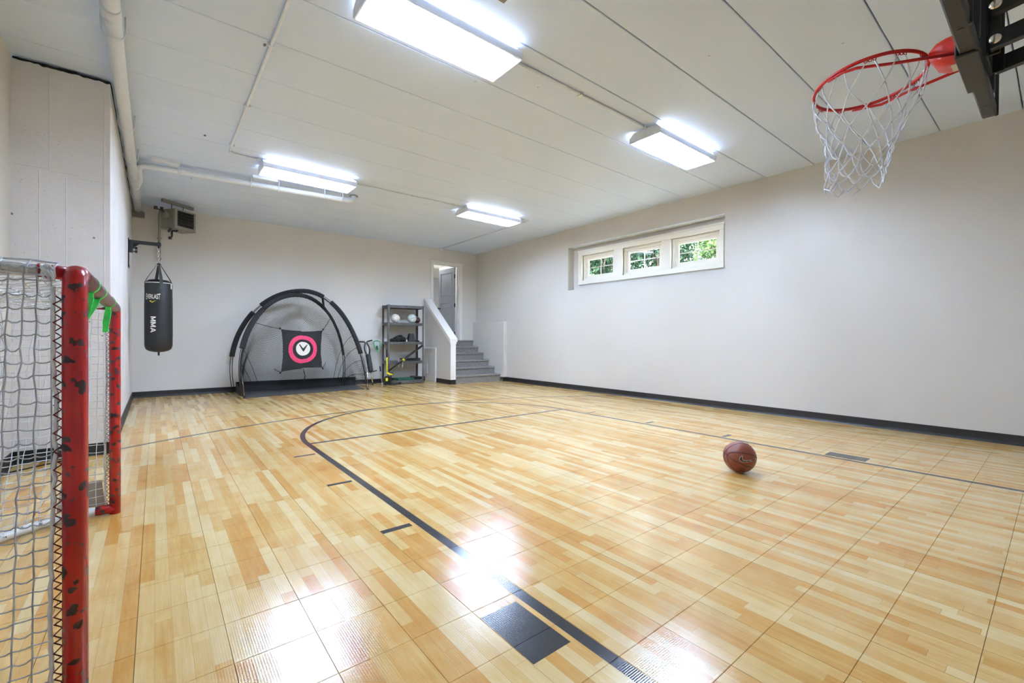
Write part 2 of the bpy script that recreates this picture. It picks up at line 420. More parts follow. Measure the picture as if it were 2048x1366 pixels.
# right wall with the deep recess of the basement window
RY0, RY1, RZ0, RZ1, RD = 3.235, 6.52, 2.066, 2.975, .17
WY0, WY1, WZ0, WZ1 = 3.36, 6.30, 2.22, 2.83
mb = MB(); T = CT
for (x0, x1, y0, y1, z0, z1) in ((XR, XR+RD, YB, RY0, 0, T), (XR, XR+RD, RY1, YF+2, 0, T), (XR, XR+RD, RY0, RY1, 0, RZ0), (XR, XR+RD, RY0, RY1, RZ1, T),
        (XR+RD, XR+.42, YB, WY0, 0, T), (XR+RD, XR+.42, WY1, YF+2, 0, T), (XR+RD, XR+.42, WY0, WY1, 0, WZ0), (XR+RD, XR+.42, WY0, WY1, WZ1, T)):
    mb.box(x0, x1, y0, y1, z0-.12 if z0 == 0 else z0, z1)
mb.build('wall_right', M_wall, kind=S)
# far wall with the doorway
DX0, DX1, DZ0, DZ1 = 5.442, 6.245, 1.0, 2.955
mb = MB()
for b in ((XL-.3, DX0, YF, YF+.14, -.12, T), (DX1, XR, YF, YF+.14, -.12, T), (DX0, DX1, YF, YF+.14, -.12, DZ0), (DX0, DX1, YF, YF+.14, DZ1, T)): mb.box(*b)
mb.build('wall_far', M_wallfar, kind=S)
# left: near wall, and the concrete mass that projects in front of it
MB().box(XN-.25, XN, YB, YP, -.12, T).build('wall_left', M_wall, kind=S)
wc = MB().box(XN-.25, XL, YP, YF, -.12, 3.320).build('wall_concrete', M_conc, kind=S)
cs = MB()     # board marks left by the formwork, standing proud of the pier face
for x, z0, z1 in ((-.70, 2.45, 3.28), (-.60, .15, 2.42), (-.76, .15, 2.44), (-.36, .15, 3.2)): cs.bbox(x-.004, x+.004, YP-.004, YP+.01, z0, z1, .002)
for (x0, x1, z) in ((-.92, -.70, 2.46), (-.70, -.52, 2.445), (-.52, -.32, 2.42)): cs.bbox(x0, x1, YP-.003, YP+.01, z, z+.007, .002)
cs.build('form_board_mark', M_conc, wc)
rj = random.Random(4); M_gapshade = simple('black_ragged_joint', (.010, .010, .010), .9)  # black strips stand in for the dark inside the gap under the ceiling
MB().tube([(XN+.01+(XL-XN-.01)*i/24, YP-.001, 3.322+rj.gauss(0, .0025)) for i in range(25)], [.007+abs(rj.gauss(0, .004)) for i in range(25)], 6).build('joint_shade_strip', M_gapshade, wc)
MB().tube([(XL+.001, YP+(YF-YP)*i/40, 3.322+rj.gauss(0, .002)) for i in range(41)], [.005+abs(rj.gauss(0, .002)) for i in range(41)], 6).build('joint_shade_strip', M_gapshade, wc)
MB().box(XN-.25, XR+.4, YB-.2, YB, -.12, T).build('wall_behind', M_wall, kind=S)

def baseboard(name, pts, h=.104, t=.008):
    """rubber cove base: profile with a small toe, swept along straight runs; (a, b, outward normal)"""
    mb = MB()
    for (a, b, n) in pts:
        a, b, n = Vector((*a, 0)), Vector((*b, 0)), Vector((*n, 0))
        prof = [(0, 0), (t+.014, 0), (t+.012, .004), (t+.004, .014), (t, .03), (t, h-.004), (t-.004, h), (0, h)]
        vs = [a+n*d+Vector((0, 0, z)) for d, z in prof]+[b+n*d+Vector((0, 0, z)) for d, z in prof]; k = len(prof)
        mb.add(vs, [tuple(range(k)), tuple(reversed(range(k, 2*k)))]+[(i, (i+1) % k, k+(i+1) % k, k+i) for i in range(k)])
    return mb.build(name, M_base, kind=S)
baseboard('baseboard_right', [((XR, YB), (XR, 8.60), (-1, 0)), ((6.63, 8.60), (6.75, 8.60), (0, -1))])
baseboard('baseboard_far', [((XL, YF), (5.22, YF), (0, -1))])
baseboard('baseboard_left', [((XL, YP-.02), (XL, YF), (1, 0)), ((XN, YP), (XL+.02, YP), (0, -1)), ((XN, YB), (XN, YP), (1, 0))])

# stair: knee wall, carpeted steps, panel against the right wall
KX0, KX1, KY = 5.222, 5.352, 8.72
kt = lambda y: 1.0+(y-KY)*.80
kw = MB().prism([(KY, -.01), (YF, -.01), (YF, kt(YF)), (KY, kt(KY))], 'x', KX0, KX1).build('wall_stair', M_wall, kind=S)
cap = MB().prism([(KY-.035, kt(KY)-.03), (YF, kt(YF)), (YF, kt(YF)+.062), (KY-.035, kt(KY)+.034)], 'x', KX0-.035, KX1+.035)
cap.prism([(KY-.018, kt(KY)-.075), (YF, kt(YF)-.055), (YF, kt(YF)), (KY-.018, kt(KY)-.012)], 'x', KX0-.016, KX1+.016)
cap.build('cap_rail', M_trim, kw)
MB().bbox(KX0-.004, KX1+.004, KY-.012, KY+.002, .10, .93, .003).build('end_board', M_trim, kw)
baseboard('baseboard_stair', [((KX0, KY), (KX0, 9.36), (-1, 0)), ((KX0-.008, KY-.012), (KX1, KY-.012), (0, -1))])
hp = empty('access_panel', (0, 0, 0)); hp.parent = kw
MB().bbox(KX0-.010, KX0, 9.42, 9.93, .02, .78, .003).build('panel_board', M_wall, hp)
tr = MB()
tr.bbox(KX0-.018, KX0, 9.38, 9.425, .0, .83, .003); tr.bbox(KX0-.018, KX0, 9.425, YF, .785, .83, .003)
tr.build('panel_trim', M_trim, hp)
vg = MB().bbox(KX0-.018, KX0-.010, 9.78, 9.90, .18, .42, .003)
for k in range(7): vg.box(KX0-.022, KX0-.016, 9.795, 9.885, .20+k*.03, .21+k*.03)
vg.build('vent_grille', M_trim, hp)
sp = MB().bbox(6.655, XR, 8.60, YF, .10, 1.485, .006)
sp.build('trim_1', M_wall, kind=S)
st = empty('stair', (5.99, 8.72, 0), label=None, kind=S)
ny = [8.708, 8.954, 9.202, 9.441, 9.682, 9.928]; nz = [.187, .351, .514, .683, .841, 1.004]
for i in range(6):
    y0, z1, zb = ny[i]-8.72, nz[i], (nz[i-1] if i else 0)
    yb = (ny[i+1] if i < 5 else YF+.06)-8.72+.05
    if i == 5: yb = YF+.14-8.72
    prof = [(y0+.028, zb), (y0+.026, z1-.05), (y0+.004, z1-.038), (y0, z1-.022), (y0+.006, z1-.006), (y0+.022, z1), (yb, z1), (yb, zb)]
    if i == 5: prof = [(y0+.026, zb), (y0+.024, z1-.05), (y0+.004, z1-.038), (y0, z1-.022), (y0+.006, z1-.006), (y0+.02, z1), (YF-8.72, z1), (YF-8.72, zb)]
    xr = (6.652, 6.652, 6.652, 6.652, 6.652, 6.652)[i]
    s_ = MB().prism(prof, 'x', KX1+.002-5.99, xr-5.99); s_.build('stair_step', M_carpet, st)

# door casing, door leaf (opened into the hall) and the hall behind
dc = empty('door_1', (DX0, YF, DZ0), kind=S)
fr = MB(); cw = .072
for (x0, x1, z0, z1) in ((DX0-cw+.012, DX0+.012, DZ0, DZ1-.012), (DX1-.012, DX1+cw-.012, DZ0, DZ1-.012), (DX0-cw+.012, DX1+cw-.012, DZ1-.012, DZ1+cw-.012)):
    fr.bbox(x0-DX0, x1-DX0, -.018, 0, z0-DZ0, z1-DZ0, .004)
fr.build('door_casing', M_trim, dc)
jm = MB()
for (x0, x1, z0, z1) in ((0, .02, 0, DZ1-DZ0), (DX1-DX0-.02, DX1-DX0, 0, DZ1-DZ0), (0, DX1-DX0, DZ1-DZ0-.02, DZ1-DZ0)): jm.box(x0, x1, -.002, .15, z0, z1)
for (x0, x1, z0, z1) in ((.02, .032, 0, DZ1-DZ0-.02), (DX1-DX0-.032, DX1-DX0-.02, 0, DZ1-DZ0-.02)): jm.box(x0, x1, .05, .075, z0, z1)
jm.build('door_jamb', M_trim, dc)
lw, lh, lt = .755, 1.925, .035
hx, hy = DX1-.046-DX0, .150
lm = Matrix.Translation((hx, hy, .01)) @ Matrix.Rotation(math.radians(3.5), 4, 'Z')
lf = MB(); st_ = .105
def slabp(x0, x1, z0, z1, d0=0, d1=lt): lf.box(-d1, -d0, x0, x1, z0, z1, mat=lm)
pz = [(.20, .66), (.83, 1.0), (1.16, 1.80)]
slabp(0, st_, 0, lh); slabp(lw-st_, lw, 0, lh); zz = 0
for a, b in pz: slabp(st_, lw-st_, zz, a); slabp(st_, lw-st_, a, b, .010, lt-.010); zz = b
slabp(st_, lw-st_, zz, lh)
for a, b in pz: lf.bbox(-lt+.003, -.003, st_+.03, lw-st_-.03, a+.03, b-.03, .006, mat=lm)
leaf = lf.build('door_leaf', M_door, dc)
hd = MB(); kz = .86
hd.tube([lm @ Vector((-lt-.001, lw-.06, kz)), lm @ Vector((-lt-.008, lw-.06, kz))], .028, 16)
hd.tube([lm @ Vector((-lt-.006, lw-.06, kz)), lm @ Vector((-lt-.045, lw-.06, kz))], .010, 10)
hd.lathe([(0, .0), (.022, .004), (.028, .016), (.022, .03), (0, .034)], 14, mat=lm @ Matrix.Translation((-lt-.04, lw-.06, kz)) @ Matrix.Rotation(-PI/2, 4, 'Y'))
hd.build('door_knob', M_oil, leaf)
for z in (.17, .93, 1.70):
    MB().tube([(hx-.028, .138, z-.05), (hx-.028, .138, z+.05)], .011, 10).box(hx-.045, hx-.005, .143, .149, z-.05, z+.05).build('hinge', M_oil, dc)
# hall behind the doorway
M_hallw = wall_mat('hall_wall_paint', (.66, .655, .65))
hall = MB()
hall.box(4.2, 8.8, 14.2, 14.4, .9, 3.6); hall.box(4.0, 4.2, YF+.14, 14.4, .9, 3.6); hall.box(8.6, 8.8, YF+2, 14.4, .9, 3.6); hall.box(XR+.42, 8.8, YF+1.86, YF+2.0, .9, 3.6)
hall.build('wall_hall', M_hallw, kind=S)
MB().box(4.2, 8.8, YF+.14, 14.4, .88, .998).build('floor_hall', M_carpet, kind=S)
MB().box(4.0, 8.8, YF+.14, 14.4, 3.20, 3.3).build('ceiling_hall', simple('hall_ceiling_white', (.85, .85, .84), .6), kind=S)
hw = empty('window_4', (7.52, 14.19, 0), kind=S)
f = MB()
for b in ((-.30, .30, -.03, 0, 2.27, 2.37), (-.30, -.20, -.03, 0, .998, 2.27), (.20, .30, -.03, 0, .998, 2.27)): f.bbox(*b, .004)
f.build('window_frame', M_trim, hw)
MB().box(-.20, .20, -.012, -.004, .998, 2.27).build('window_pane', glow('daylit_pane', (1, 1, 1), 2.2), hw)
hl = MB().lathe([(.02, 0), (.16, -.01), (.15, -.05), (.08, -.085), (0, -.09)], 24).build('hall_fill_light', M_hall, loc=(5.9, 11.9, 3.199))  # unseen lamp added to brighten the hall beyond the doorway
tag(hl, 'round unseen fill lamp added to light the room beyond the doorway', 'lamp')

# ------------------------------------------------------------------ basement window (one framed unit with three sashes)
XC = XR+RD
rl = MB(); rl.bbox(XR-.001, XC, RY0+.001, RY1-.001, RZ1-.014, RZ1-.001, .002)
rl.build('trim_3', simple('brightened_soffit_board', (.80, .87, .95), .45), kind=S)  # white board added so the recess soffit looks lit
wcas = MB()
def wb(y0, y1, z0, z1, x0, x1, b=.004): wcas.bbox(x0, x1, y0, y1, z0, z1, b)
CY0, CY1, CZ0, CZ1 = 3.315, 6.36, 2.178, 2.885
XF = XC-.04
ops = [(5.44, 6.266), (4.41, 5.248), (3.385, 4.231)]; OZ0, OZ1 = 2.262, 2.775
wb(CY0, CY1, CZ0, OZ0, XF, XC+.02); wb(CY0, CY1, OZ1, CZ1, XF, XC+.02)
wb(ops[0][1], CY1, OZ0, OZ1, XF, XC+.02); wb(ops[1][1], ops[0][0], OZ0, OZ1, XF, XC+.02); wb(ops[2][1], ops[1][0], OZ0, OZ1, XF, XC+.02); wb(CY0, ops[2][0], OZ0, OZ1, XF, XC+.02)
wb(CY0-.012, CY1+.012, CZ1-.03, CZ1, XF-.010, XC+.01)
wroot = empty('window_casing', (0, 0, 0)); tag(wroot, kind=S); wroot.name = 'trim_2'
wcas.build('window_casing', M_sash, wroot)
jb = MB()
for (y0, y1) in ops:
    for b in ((y0-.02, y0, OZ0, OZ1), (y1, y1+.02, OZ0, OZ1), (y0-.02, y1+.02, OZ0-.02, OZ0), (y0-.02, y1+.02, OZ1, OZ1+.02)): jb.box(XC+.0, XC+.17, b[0], b[1], b[2], b[3])
jb.build('jamb_liner', M_sash, wroot)
for i, (y0, y1) in enumerate(ops):
    w = empty('window_%d' % (i+1), (XC+.05, (y0+y1)/2, OZ0), kind=S)
    hw_, hh = (y1-y0)/2, OZ1-OZ0
    fr = MB()
    def ringf(inset, wd, xa, xb):
        a = hw_-inset; fr.bbox(xa, xb, -a, -a+wd, inset, hh-inset, .003); fr.bbox(xa, xb, a-wd, a, inset, hh-inset, .003)
        fr.bbox(xa, xb, -a+wd, a-wd, inset, inset+wd, .003); fr.bbox(xa, xb, -a+wd, a-wd, hh-inset-wd, hh-inset, .003)
    ringf(.0, .03, -.028, .06); ringf(.028, .022, -.008, .05); ringf(.048, .052-.0, .012, .045)
    fr.build('window_frame', M_sash, w)
    MB().box(.026, .030, -hw_+.09, hw_-.09, .09, hh-.09).build('window_pane', M_glass, w)
    g = MB(); g.box(.031, .037, -.007, .007, .095, hh-.095); g.box(.031, .037, -hw_+.095, hw_-.095, hh/2-.007, hh/2+.007)
    g.build('muntin', M_alu, w)
    if i == 1: MB().bbox(.005, .012, hw_-.135, hw_-.115, hh-.18, hh-.12, .002).build('sash_lock', M_oil, w)

# ------------------------------------------------------------------ outside: lawn, trees, patio roof
MB().box(10.2, 40, -14, 24, 1.2, 1.6).build('ground_outside', M_grass, kind=S)
MB().box(XR+.42, 10.2, -14, 24, 1.2, 1.605).build('patio_outside', simple('pale_patio_concrete', (.42, .41, .385), .8, world=True), kind=S)
def tree(x, y, z0, rx, rz, n, mat, lab, seed, size=.11):
    rnd = random.Random(seed)
    root = empty('leafy_tree', (x, y, 1.6), label=lab, cat='tree', group=None)
    mb = MB()
    blobs = [(rnd.uniform(-.6, .6)*rx, rnd.uniform(-.6, .6)*rx, z0+rnd.uniform(.1, .9)*rz, rnd.uniform(.3, .55)*rx) for _ in range(16)]
    for _ in range(n):
        bx, by, bz, br = rnd.choice(blobs)
        d = Vector((rnd.gauss(0, 1), rnd.gauss(0, 1), rnd.gauss(0, 1))).normalized()
        p = Vector((bx, by, bz))+d*br*(.6+.4*rnd.random()); 
        nrm = (d+Vector((rnd.gauss(0, .7), rnd.gauss(0, .7), rnd.gauss(0, .7)+.4))).normalized()
        a = nrm.orthogonal().normalized(); a.rotate(Matrix.Rotation(rnd.random()*6.28, 3, nrm)); b = nrm.cross(a); s = size*rnd.uniform(.6, 1.3)
        mb.add([p-a*s, p-b*s*.45+nrm*s*.12, p+a*s, p+b*s*.45+nrm*s*.12], [(0, 1, 2, 3)])
    mb.build('foliage', mat, root, kind='stuff', fixn=False)
    t = MB(); t.tube([(0, 0, -.15), (.05, .02, z0*.5), (0, .05, z0+rz*.5), (.08, 0, z0+rz*.85)], [.12, .10, .07, .03], 8)
    for k in range(4):
        a = rnd.random()*6.28; t.tube([(0, .03, z0*.6+.3*k), (.5*rx*math.cos(a), .5*rx*math.sin(a), z0+rz*(.4+.12*k))], [.05, .02], 6)
    t.build('trunk', M_bark, root)
tree(13.6, 11.4, 1.2, 1.6, 2.8, 7000, M_leafB, 'blue green tree seen through the window nearest the doorway', 1, .075)
tree(12.6, 8.1, 1.0, 1.45, 2.9, 8000, M_leafB, 'dark blue green tree seen through the middle window of the three', 2, .07)
tree(11.6, 5.3, .6, 1.25, 3.2, 8500, M_leafA, 'bright sunlit tree filling the window nearest the hoop', 4, .055)
tree(19.0, 15.6, .8, 2.6, 5.2, 4600, M_leafC, 'deep green tree far outside behind the window nearest the doorway', 3, .14)
tree(18.4, 9.6, .8, 2.6, 5.6, 5200, M_leafC, 'tall deep green tree standing far behind the middle window', 5, .14)
tree(17.4, 4.2, .8, 2.4, 5.2, 4600, M_leafA, 'yellow green tree far behind the bright one nearest the hoop', 6, .13)

# ------------------------------------------------------------------ ceiling lamps
def lamp():
    root = empty('high_bay_light', (0, 0, 0))
    L, W = 1.165, .372; hb, ht = -.115, -.012
    h = MB(); hl_, hw_ = L/2+.012, W/2+.012
    # outer shell: vertical skirt then sloping shoulders
    prof = [(-hw_, hb), (-hw_, hb+.055), (-hw_+.055, ht), (hw_-.055, ht), (hw_, hb+.055), (hw_, hb)]
    n = len(prof); vs = [(-hl_, y, z) for y, z in prof]+[(hl_, y, z) for y, z in prof]
    fs = [(i, i+1, n+i+1, n+i) for i in range(n-1)]+[tuple(range(n)), tuple(range(n, 2*n))]
    h.add(vs, fs)
    # inner reflector, leaves a lip round the opening
    i0, i1 = L/2, W/2
    vs = [(-hl_, -hw_, hb), (hl_, -hw_, hb), (hl_, hw_, hb), (-hl_, hw_, hb), (-i0, -i1, hb), (i0, -i1, hb), (i0, i1, hb), (-i0, i1, hb), (-i0+.02, -i1+.03, hb+.062), (i0-.02, -i1+.03, hb+.062), (i0-.02, i1-.03, hb+.062), (-i0+.02, i1-.03, hb+.062)]
    h.add(vs, [(0, 1, 5, 4), (1, 2, 6, 5), (2, 3, 7, 6), (3, 0, 4, 7), (4, 5, 9, 8), (5, 6, 10, 9), (6, 7, 11, 10), (7, 4, 8, 11), (8, 9, 10, 11)])
    h.build('housing', M_white, root, fixn=False)
    for k in range(6):
        y = -i1+.055+k*(W-.11)/5
        MB().tube([(-i0+.045, y, hb+.034), (i0-.045, y, hb+.034)], .0125, 8).build('tube', M_tube, root)
    for s in (-1, 1):
        for k in range(6):
            y = -i1+.055+k*(W-.11)/5; e = MB(); e.box(min(s*(i0-.045), s*(i0-.024)), max(s*(i0-.045), s*(i0-.024)), y-.008, y+.008, hb+.024, hb+.056).build('socket', M_white, root)
    g = MB()
    for k in range(9): y = -i1+k*W/8; g.tube([(-i0, y, hb-.003), (i0, y, hb-.003)], .0026, 4)
    for k in range(25): x = -i0+k*L/24; g.tube([(x, -i1, hb-.006), (x, i1, hb-.006)], .0022, 4)
    g.build('wire_guard', M_white, root, kind='stuff')
    for s in (-1, 1):
        sl = MB(); sl.add([(-i0+.03, s*(hw_-.052), ht+.001), (i0-.03, s*(hw_-.052), ht+.001), (i0-.03, s*(hw_-.012), ht-.028), (-i0+.03, s*(hw_-.012), ht-.028)], [(0, 1, 2, 3)])
        sl.build('uplight_slot', M_slot, root, fixn=False)
    for x in (-.33, .33): MB().box(x-.02, x+.02, -.1, .1, ht-.001, .004).build('mounting_bracket', M_white, root)
    return root
L0 = lamp()
spots = [(1.648, 2.868, 'long white caged light over the near left of the court'), (4.738, 2.868, 'white caged light over the court nearest the windows'),
         (1.655, 6.558, 'white caged light beside the sagging pipe on the ceiling'), (4.738, 6.566, 'white caged light nearest the doorway and stair')]
for i, (x, y, lab) in enumerate(spots):
    o = L0 if i == 0 else copy_tree(L0)
    o.location = (x, y, cz(y)-.004); tag(o, lab, 'light', 'caged ceiling lights')

# ------------------------------------------------------------------ conduits and pipes on the ceiling
def conduit(name, pts, r, lab, clips=(), jb=()):
    o = MB().tube(pts, r, 8).build(name, M_pipe)
    tag(o, lab, 'conduit')
    for p, ax in clips:
        c = MB(); x, y, z = p
        if ax == 'x': c.bbox(x-.012, x+.012, y-.028, y+.028, z-r-.003, z+r+.001, .002)
        else: c.bbox(x-.028, x+.028, y-.012, y+.012, z-r-.003, z+r+.001, .002)
        c.build('clip', M_pipe, o)
    return o
zc = lambda y: cz(y)-.0135
conduit('conduit', [(.70, YB+.01, zc(YB)), (.705, 3.0, zc(3)), (.70, 6.36, zc(6.36)), (.712, 6.43, zc(6.4)), (.76, 6.465, zc(6.4)), (1.055, 6.47, zc(6.4))], .0125,
        'thin white conduit running along the ceiling to the lamp by the pipe', [((.703, 5.05, zc(5)), 'y'), ((.703, 3.9, zc(4)), 'y'), ((.703, 6.2, zc(6)), 'y'), ((1.02, 6.47, zc(6.4)), 'x')])
conduit('conduit', [(2.245, 2.855, zc(2.9)), (4.135, 2.85, zc(2.9))], .0125, 'thin white conduit joining the two near ceiling lamps', [((3.1, 2.852, zc(2.9)), 'x'), ((4.1, 2.85, zc(2.9)), 'x')])
conduit('conduit', [(2.25, 6.57, zc(6.5)), (4.135, 6.54, zc(6.5))], .011, 'thin white conduit joining the two far ceiling lamps', [((3.2, 6.555, zc(6.5)), 'x')])
conduit('conduit', [(5.335, 6.5, zc(6.5)), (5.60, 6.49, zc(6.5)), (5.635, 6.51, zc(6.5)), (5.64, 6.56, zc(6.5)), (5.64, 9.86, zc(9.9))], .0125, 'white conduit from the doorway lamp towards the far wall')
jbx = MB().lathe([(.055, 0), (.06, -.01), (.055, -.05), (.03, -.06), (0, -.06)], 20).build('junction_box', M_pipe, loc=(5.64, 9.885, cz(9.9)+.001))
tag(jbx, 'small round white box on the ceiling above the doorway', 'box')

dv = empty('ceiling_sensor', (1.80, 2.28, cz(2.28)), label='round white sensor on the ceiling cut by the top edge', cat='sensor')
MB().lathe([(.085, .004), (.09, -.012), (.08, -.04), (.05, -.05), (0, -.052)], 28).build('cover', M_pipe, dv)
MB().prism([(.05, -.004), (.15, -.004), (.10, -.05), (.045, -.045)], 'x', -.03, .03).build('wedge', M_steelg, dv)

mp = empty('drain_pipe', (-.235, 7.3, 3.23), label='thick white pipe running along the left edge of the ceiling', cat='pipe')
PX, PZ = -.235, 3.235
MB().tube([(PX+.02, YB+.02, PZ+.02), (PX+.01, 3, PZ+.01), (PX, 5, PZ), (PX-.002, 9.93, PZ-.012)], .048, 18).build('pipe', M_pipe, mp, loc=(0, 0, 0)).matrix_parent_inverse = Matrix.Translation(-mp.location)
for y in (2.9, 3.75, 4.25, 6.05, 7.1, 7.9, 8.9):
    o = MB().tube([(PX+.066*math.cos(a), y, PZ-.004+.066*math.sin(a)) for a in [math.radians(180+i*15) for i in range(13)]], .007, 6, flat=(.5, 1.6))
    o.tube([(PX-.066, y, PZ), (PX-.066, y, cz(y)-.001)], .007, 6); o.tube([(PX+.066, y, PZ), (PX+.066, y, cz(y)-.001)], .007, 6)
    o.build('strap_hanger', M_pipe, mp).matrix_parent_inverse = Matrix.Translation(-mp.location)
for y in (4.02, 8.45):
    MB().tube([(PX, y-.06, PZ), (PX, y+.06, PZ)], .056, 18).build('coupling', M_pipe, mp).matrix_parent_inverse = Matrix.Translation(-mp.location)
MB().bbox(XL+.002, -.15, 9.90, 9.955, 3.09, 3.20, .004).build('wall_bracket', M_steelg, mp).matrix_parent_inverse = Matrix.Translation(-mp.location)

lp = empty('branch_pipe', (1.0, 7.25, 3.23), label='white branch pipe hung across the ceiling below the far left lamp', cat='pipe')
inv = Matrix.Translation(-lp.location)
pts = [(-.232, 8.50, 3.235), (-.20, 8.30, 3.24), (-.178, 8.10, 3.245), (-.178, 7.62, 3.25), (-.165, 7.50, 3.25), (-.12, 7.42, 3.25), (-.04, 7.385, 3.25), (.25, 7.36, 3.248), (1.2, 7.25, 3.235), (2.22, 7.13, 3.225), (2.36, 7.12, 3.23), (2.44, 7.13, 3.25), (2.475, 7.15, 3.29), (2.48, 7.16, 3.345)]
MB().tube(pts, .038, 16).build('pipe', M_pipe, lp).matrix_parent_inverse = inv
MB().lathe([(.062, 0), (.07, -.012), (.045, -.014)], 20).build('flange', M_steelg, lp, loc=(2.48, 7.165, cz(7.16)-.001)).matrix_parent_inverse = inv
for x, y in ((.235, 7.36), (1.05, 7.265), (1.40, 7.225), (2.02, 7.155), (2.28, 7.125)):
    o = MB().tube([(x, y+.05*math.cos(a), 3.237+.05*math.sin(a)) for a in [math.radians(180+i*18) for i in range(11)]], .006, 6, flat=(1.6, .5))
    for s in (-1, 1): o.tube([(x, y+s*.05, 3.237), (x, y+s*.05, cz(y)-.001)], .006, 6)
    o.build('strap_hanger', M_pipe, lp).matrix_parent_inverse = inv
rw = MB().bbox(-.05, .245, 7.22, 7.30, 3.292, cz(7.2)-.001, .004).build('ceiling_raceway', M_pipe); tag(rw, 'short white channel on the ceiling beside the branch pipe bend', 'channel')
rw2 = MB().bbox(1.06, 1.38, 7.14, 7.20, 3.30, cz(7.2)-.001, .004).build('ceiling_raceway', M_pipe); tag(rw2, 'short white channel on the ceiling under the far left lamp', 'channel')

# ------------------------------------------------------------------ hanging heater
hr = empty('unit_heater', (.30, 9.45, 3.02), math.radians(38), label='grey box heater with black louvres hanging by the far wall', cat='heater')
b = MB(); W2, D2, H2 = .185, .15, .165
for q in ((-W2, W2, -D2+.02, D2, -H2, H2),): b.bbox(*q, .008)
for (x0, x1, z0, z1) in ((-W2, -W2+.045, -H2, H2), (W2-.035, W2, -H2, H2), (-W2+.045, W2-.035, H2-.035, H2), (-W2+.045, W2-.035, -H2, -H2+.05)): b.bbox(x0, x1, -D2, -D2+.022, z0, z1, .003)
b.build('case', M_heat, hr)
MB().box(-W2+.045, W2-.035, -D2+.017, -D2+.0195, -H2+.05, H2-.035).build('core', M_blackp, hr)
for k in range(5):
    z = -H2+.085+k*.05; MB().bbox(-W2+.047, W2-.037, -.022, .022, -.004, .004, .002, mat=Matrix.Translation((0, -D2+.006, z)) @ Matrix.Rotation(math.radians(-40), 4, 'X')).build('louvre', M_dark, hr)
k_ = MB(); k_.bbox(-W2-.075, -W2, -.05, .05, 0, .10, .006); k_.build('wiring_box', M_steelg, hr)
v_ = MB(); v_.tube([(-W2-.10, 0, .10), (-W2-.10, 0, .16)], .022, 12); v_.tube([(-W2-.19, 0, .12), (-W2-.06, 0, .09)], .012, 8); v_.tube([(-W2-.20, 0, .095), (-W2-.20, 0, .145)], .026, 10); v_.build('valve', M_blackp, hr)
d_ = MB(); d_.tube([(-.06, -.04, -H2), (-.06, -.04, -H2-.02), (-.14, -.04, -H2-.03), (-.15, -.04, -H2-.05), (-.15, -.04, -H2-.13), (-.18, -.04, -H2-.15)], .014, 8); d_.tube([(-.18, -.04, -H2-.14), (-.18, -.04, -H2-.18)], .024, 10); d_.tube([(-W2+.02, -.04, -H2+.01), (-W2-.02, -.04, -H2-.06)], .02, 8); d_.build('drain_fitting', M_blackp, hr)
for z in (.08, -.12): MB().tube([(W2, .03, z), (W2+.05, .03, z)], .012, 8).build('bolt', M_dark, hr)
for x in (-.12, .08): MB().tube([(x, 0, H2-.002), (x, 0, cz(9.45)-3.02-.05)], .006, 6).build('hanger_rod', M_dark, hr)
u_ = MB(); z1 = cz(9.45)-3.02-.004
u_.box(-.28, .26, -.022, .022, z1-.006, z1); u_.box(-.28, .26, -.022, -.017, z1-.05, z1-.006); u_.box(-.28, .26, .017, .022, z1-.05, z1-.006); u_.box(-.28, .26, -.017, -.009, z1-.05, z1-.045); u_.box(-.28, .26, .009, .017, z1-.05, z1-.045)
u_.build('strut_channel', M_steelg, hr)
hc = MB().tube([(.045, 9.915, 2.35), (.045, 9.915, 3.16), (.055, 9.90, 3.235), (.085, 9.86, 3.262), (.12, 9.76, 3.24), (.135, 9.66, 3.19), (.123, 9.345, 3.14)], .018, 10)
o = hc.build('heater_conduit', M_steelg); tag(o, 'grey flexible conduit rising up the far wall to the heater', 'conduit')
for z in (2.42, 2.78): MB().bbox(.015, .075, 9.93, 9.958, z-.012, z+.012, .002).build('clip', M_steelg, o)

# ------------------------------------------------------------------ punching bag on its wall bracket
BY = 8.66
br = empty('bag_bracket', (XL, BY, 2.28), label='black steel arm bolted to the left wall holding the punching bag', cat='bracket')
inv = Matrix.Translation(-br.location)
def bpart(mb, name, mat): mb.build(name, mat, br).matrix_parent_inverse = inv
bpart(MB().bbox(XL+.001, XL+.010, BY-.10, BY+.10, 2.07, 2.50, .003), 'wall_plate', M_black)
bpart(MB().bbox(XL+.011, XL+.055, BY-.03, BY+.03, 2.30, 2.485, .004), 'upright', M_black)
bpart(MB().bbox(XL+.012, .062, BY-.025, BY+.025, 2.435, 2.485, .004), 'arm', M_black)
bpart(MB().prism([(XL+.055, 2.436), (XL+.13, 2.436), (XL+.055, 2.37)], 'y', BY-.006, BY+.006), 'gusset', M_black)
for z in (2.32, 2.37): bpart(MB().tube([(XL+.05, BY, z), (XL+.085, BY, z)], .008, 8).tube([(XL+.078, BY, z), (XL+.105, BY, z)], .021, 10), 'knob', M_blackp)
for y in (-.07, .07):
    for z in (2.10, 2.40): bpart(MB().tube([(XL+.009, BY+y, z), (XL+.018, BY+y, z)], .012, 6), 'bolt', M_chrome)
bpart(MB().tube([(.032, BY, 2.50), (.032, BY, 2.40)], .011, 8), 'eye_bolt', M_black)
bg_ = empty('punching_bag', (.032, BY, .815), math.radians(0), label='black punching bag with white lettering hanging from the wall arm', cat='punching bag')
R0 = .172; Hb = 1.10
prof = [(0, 0), (.06, .005), (.12, .022), (.155, .05), (.170, .10), (R0, .25), (R0, .70), (.168, .95), (.163, 1.03), (.160, 1.055)]
nv = 40; mb = MB(); mb.lathe(prof, nv); mb.build('body', M_vinyl, bg_)
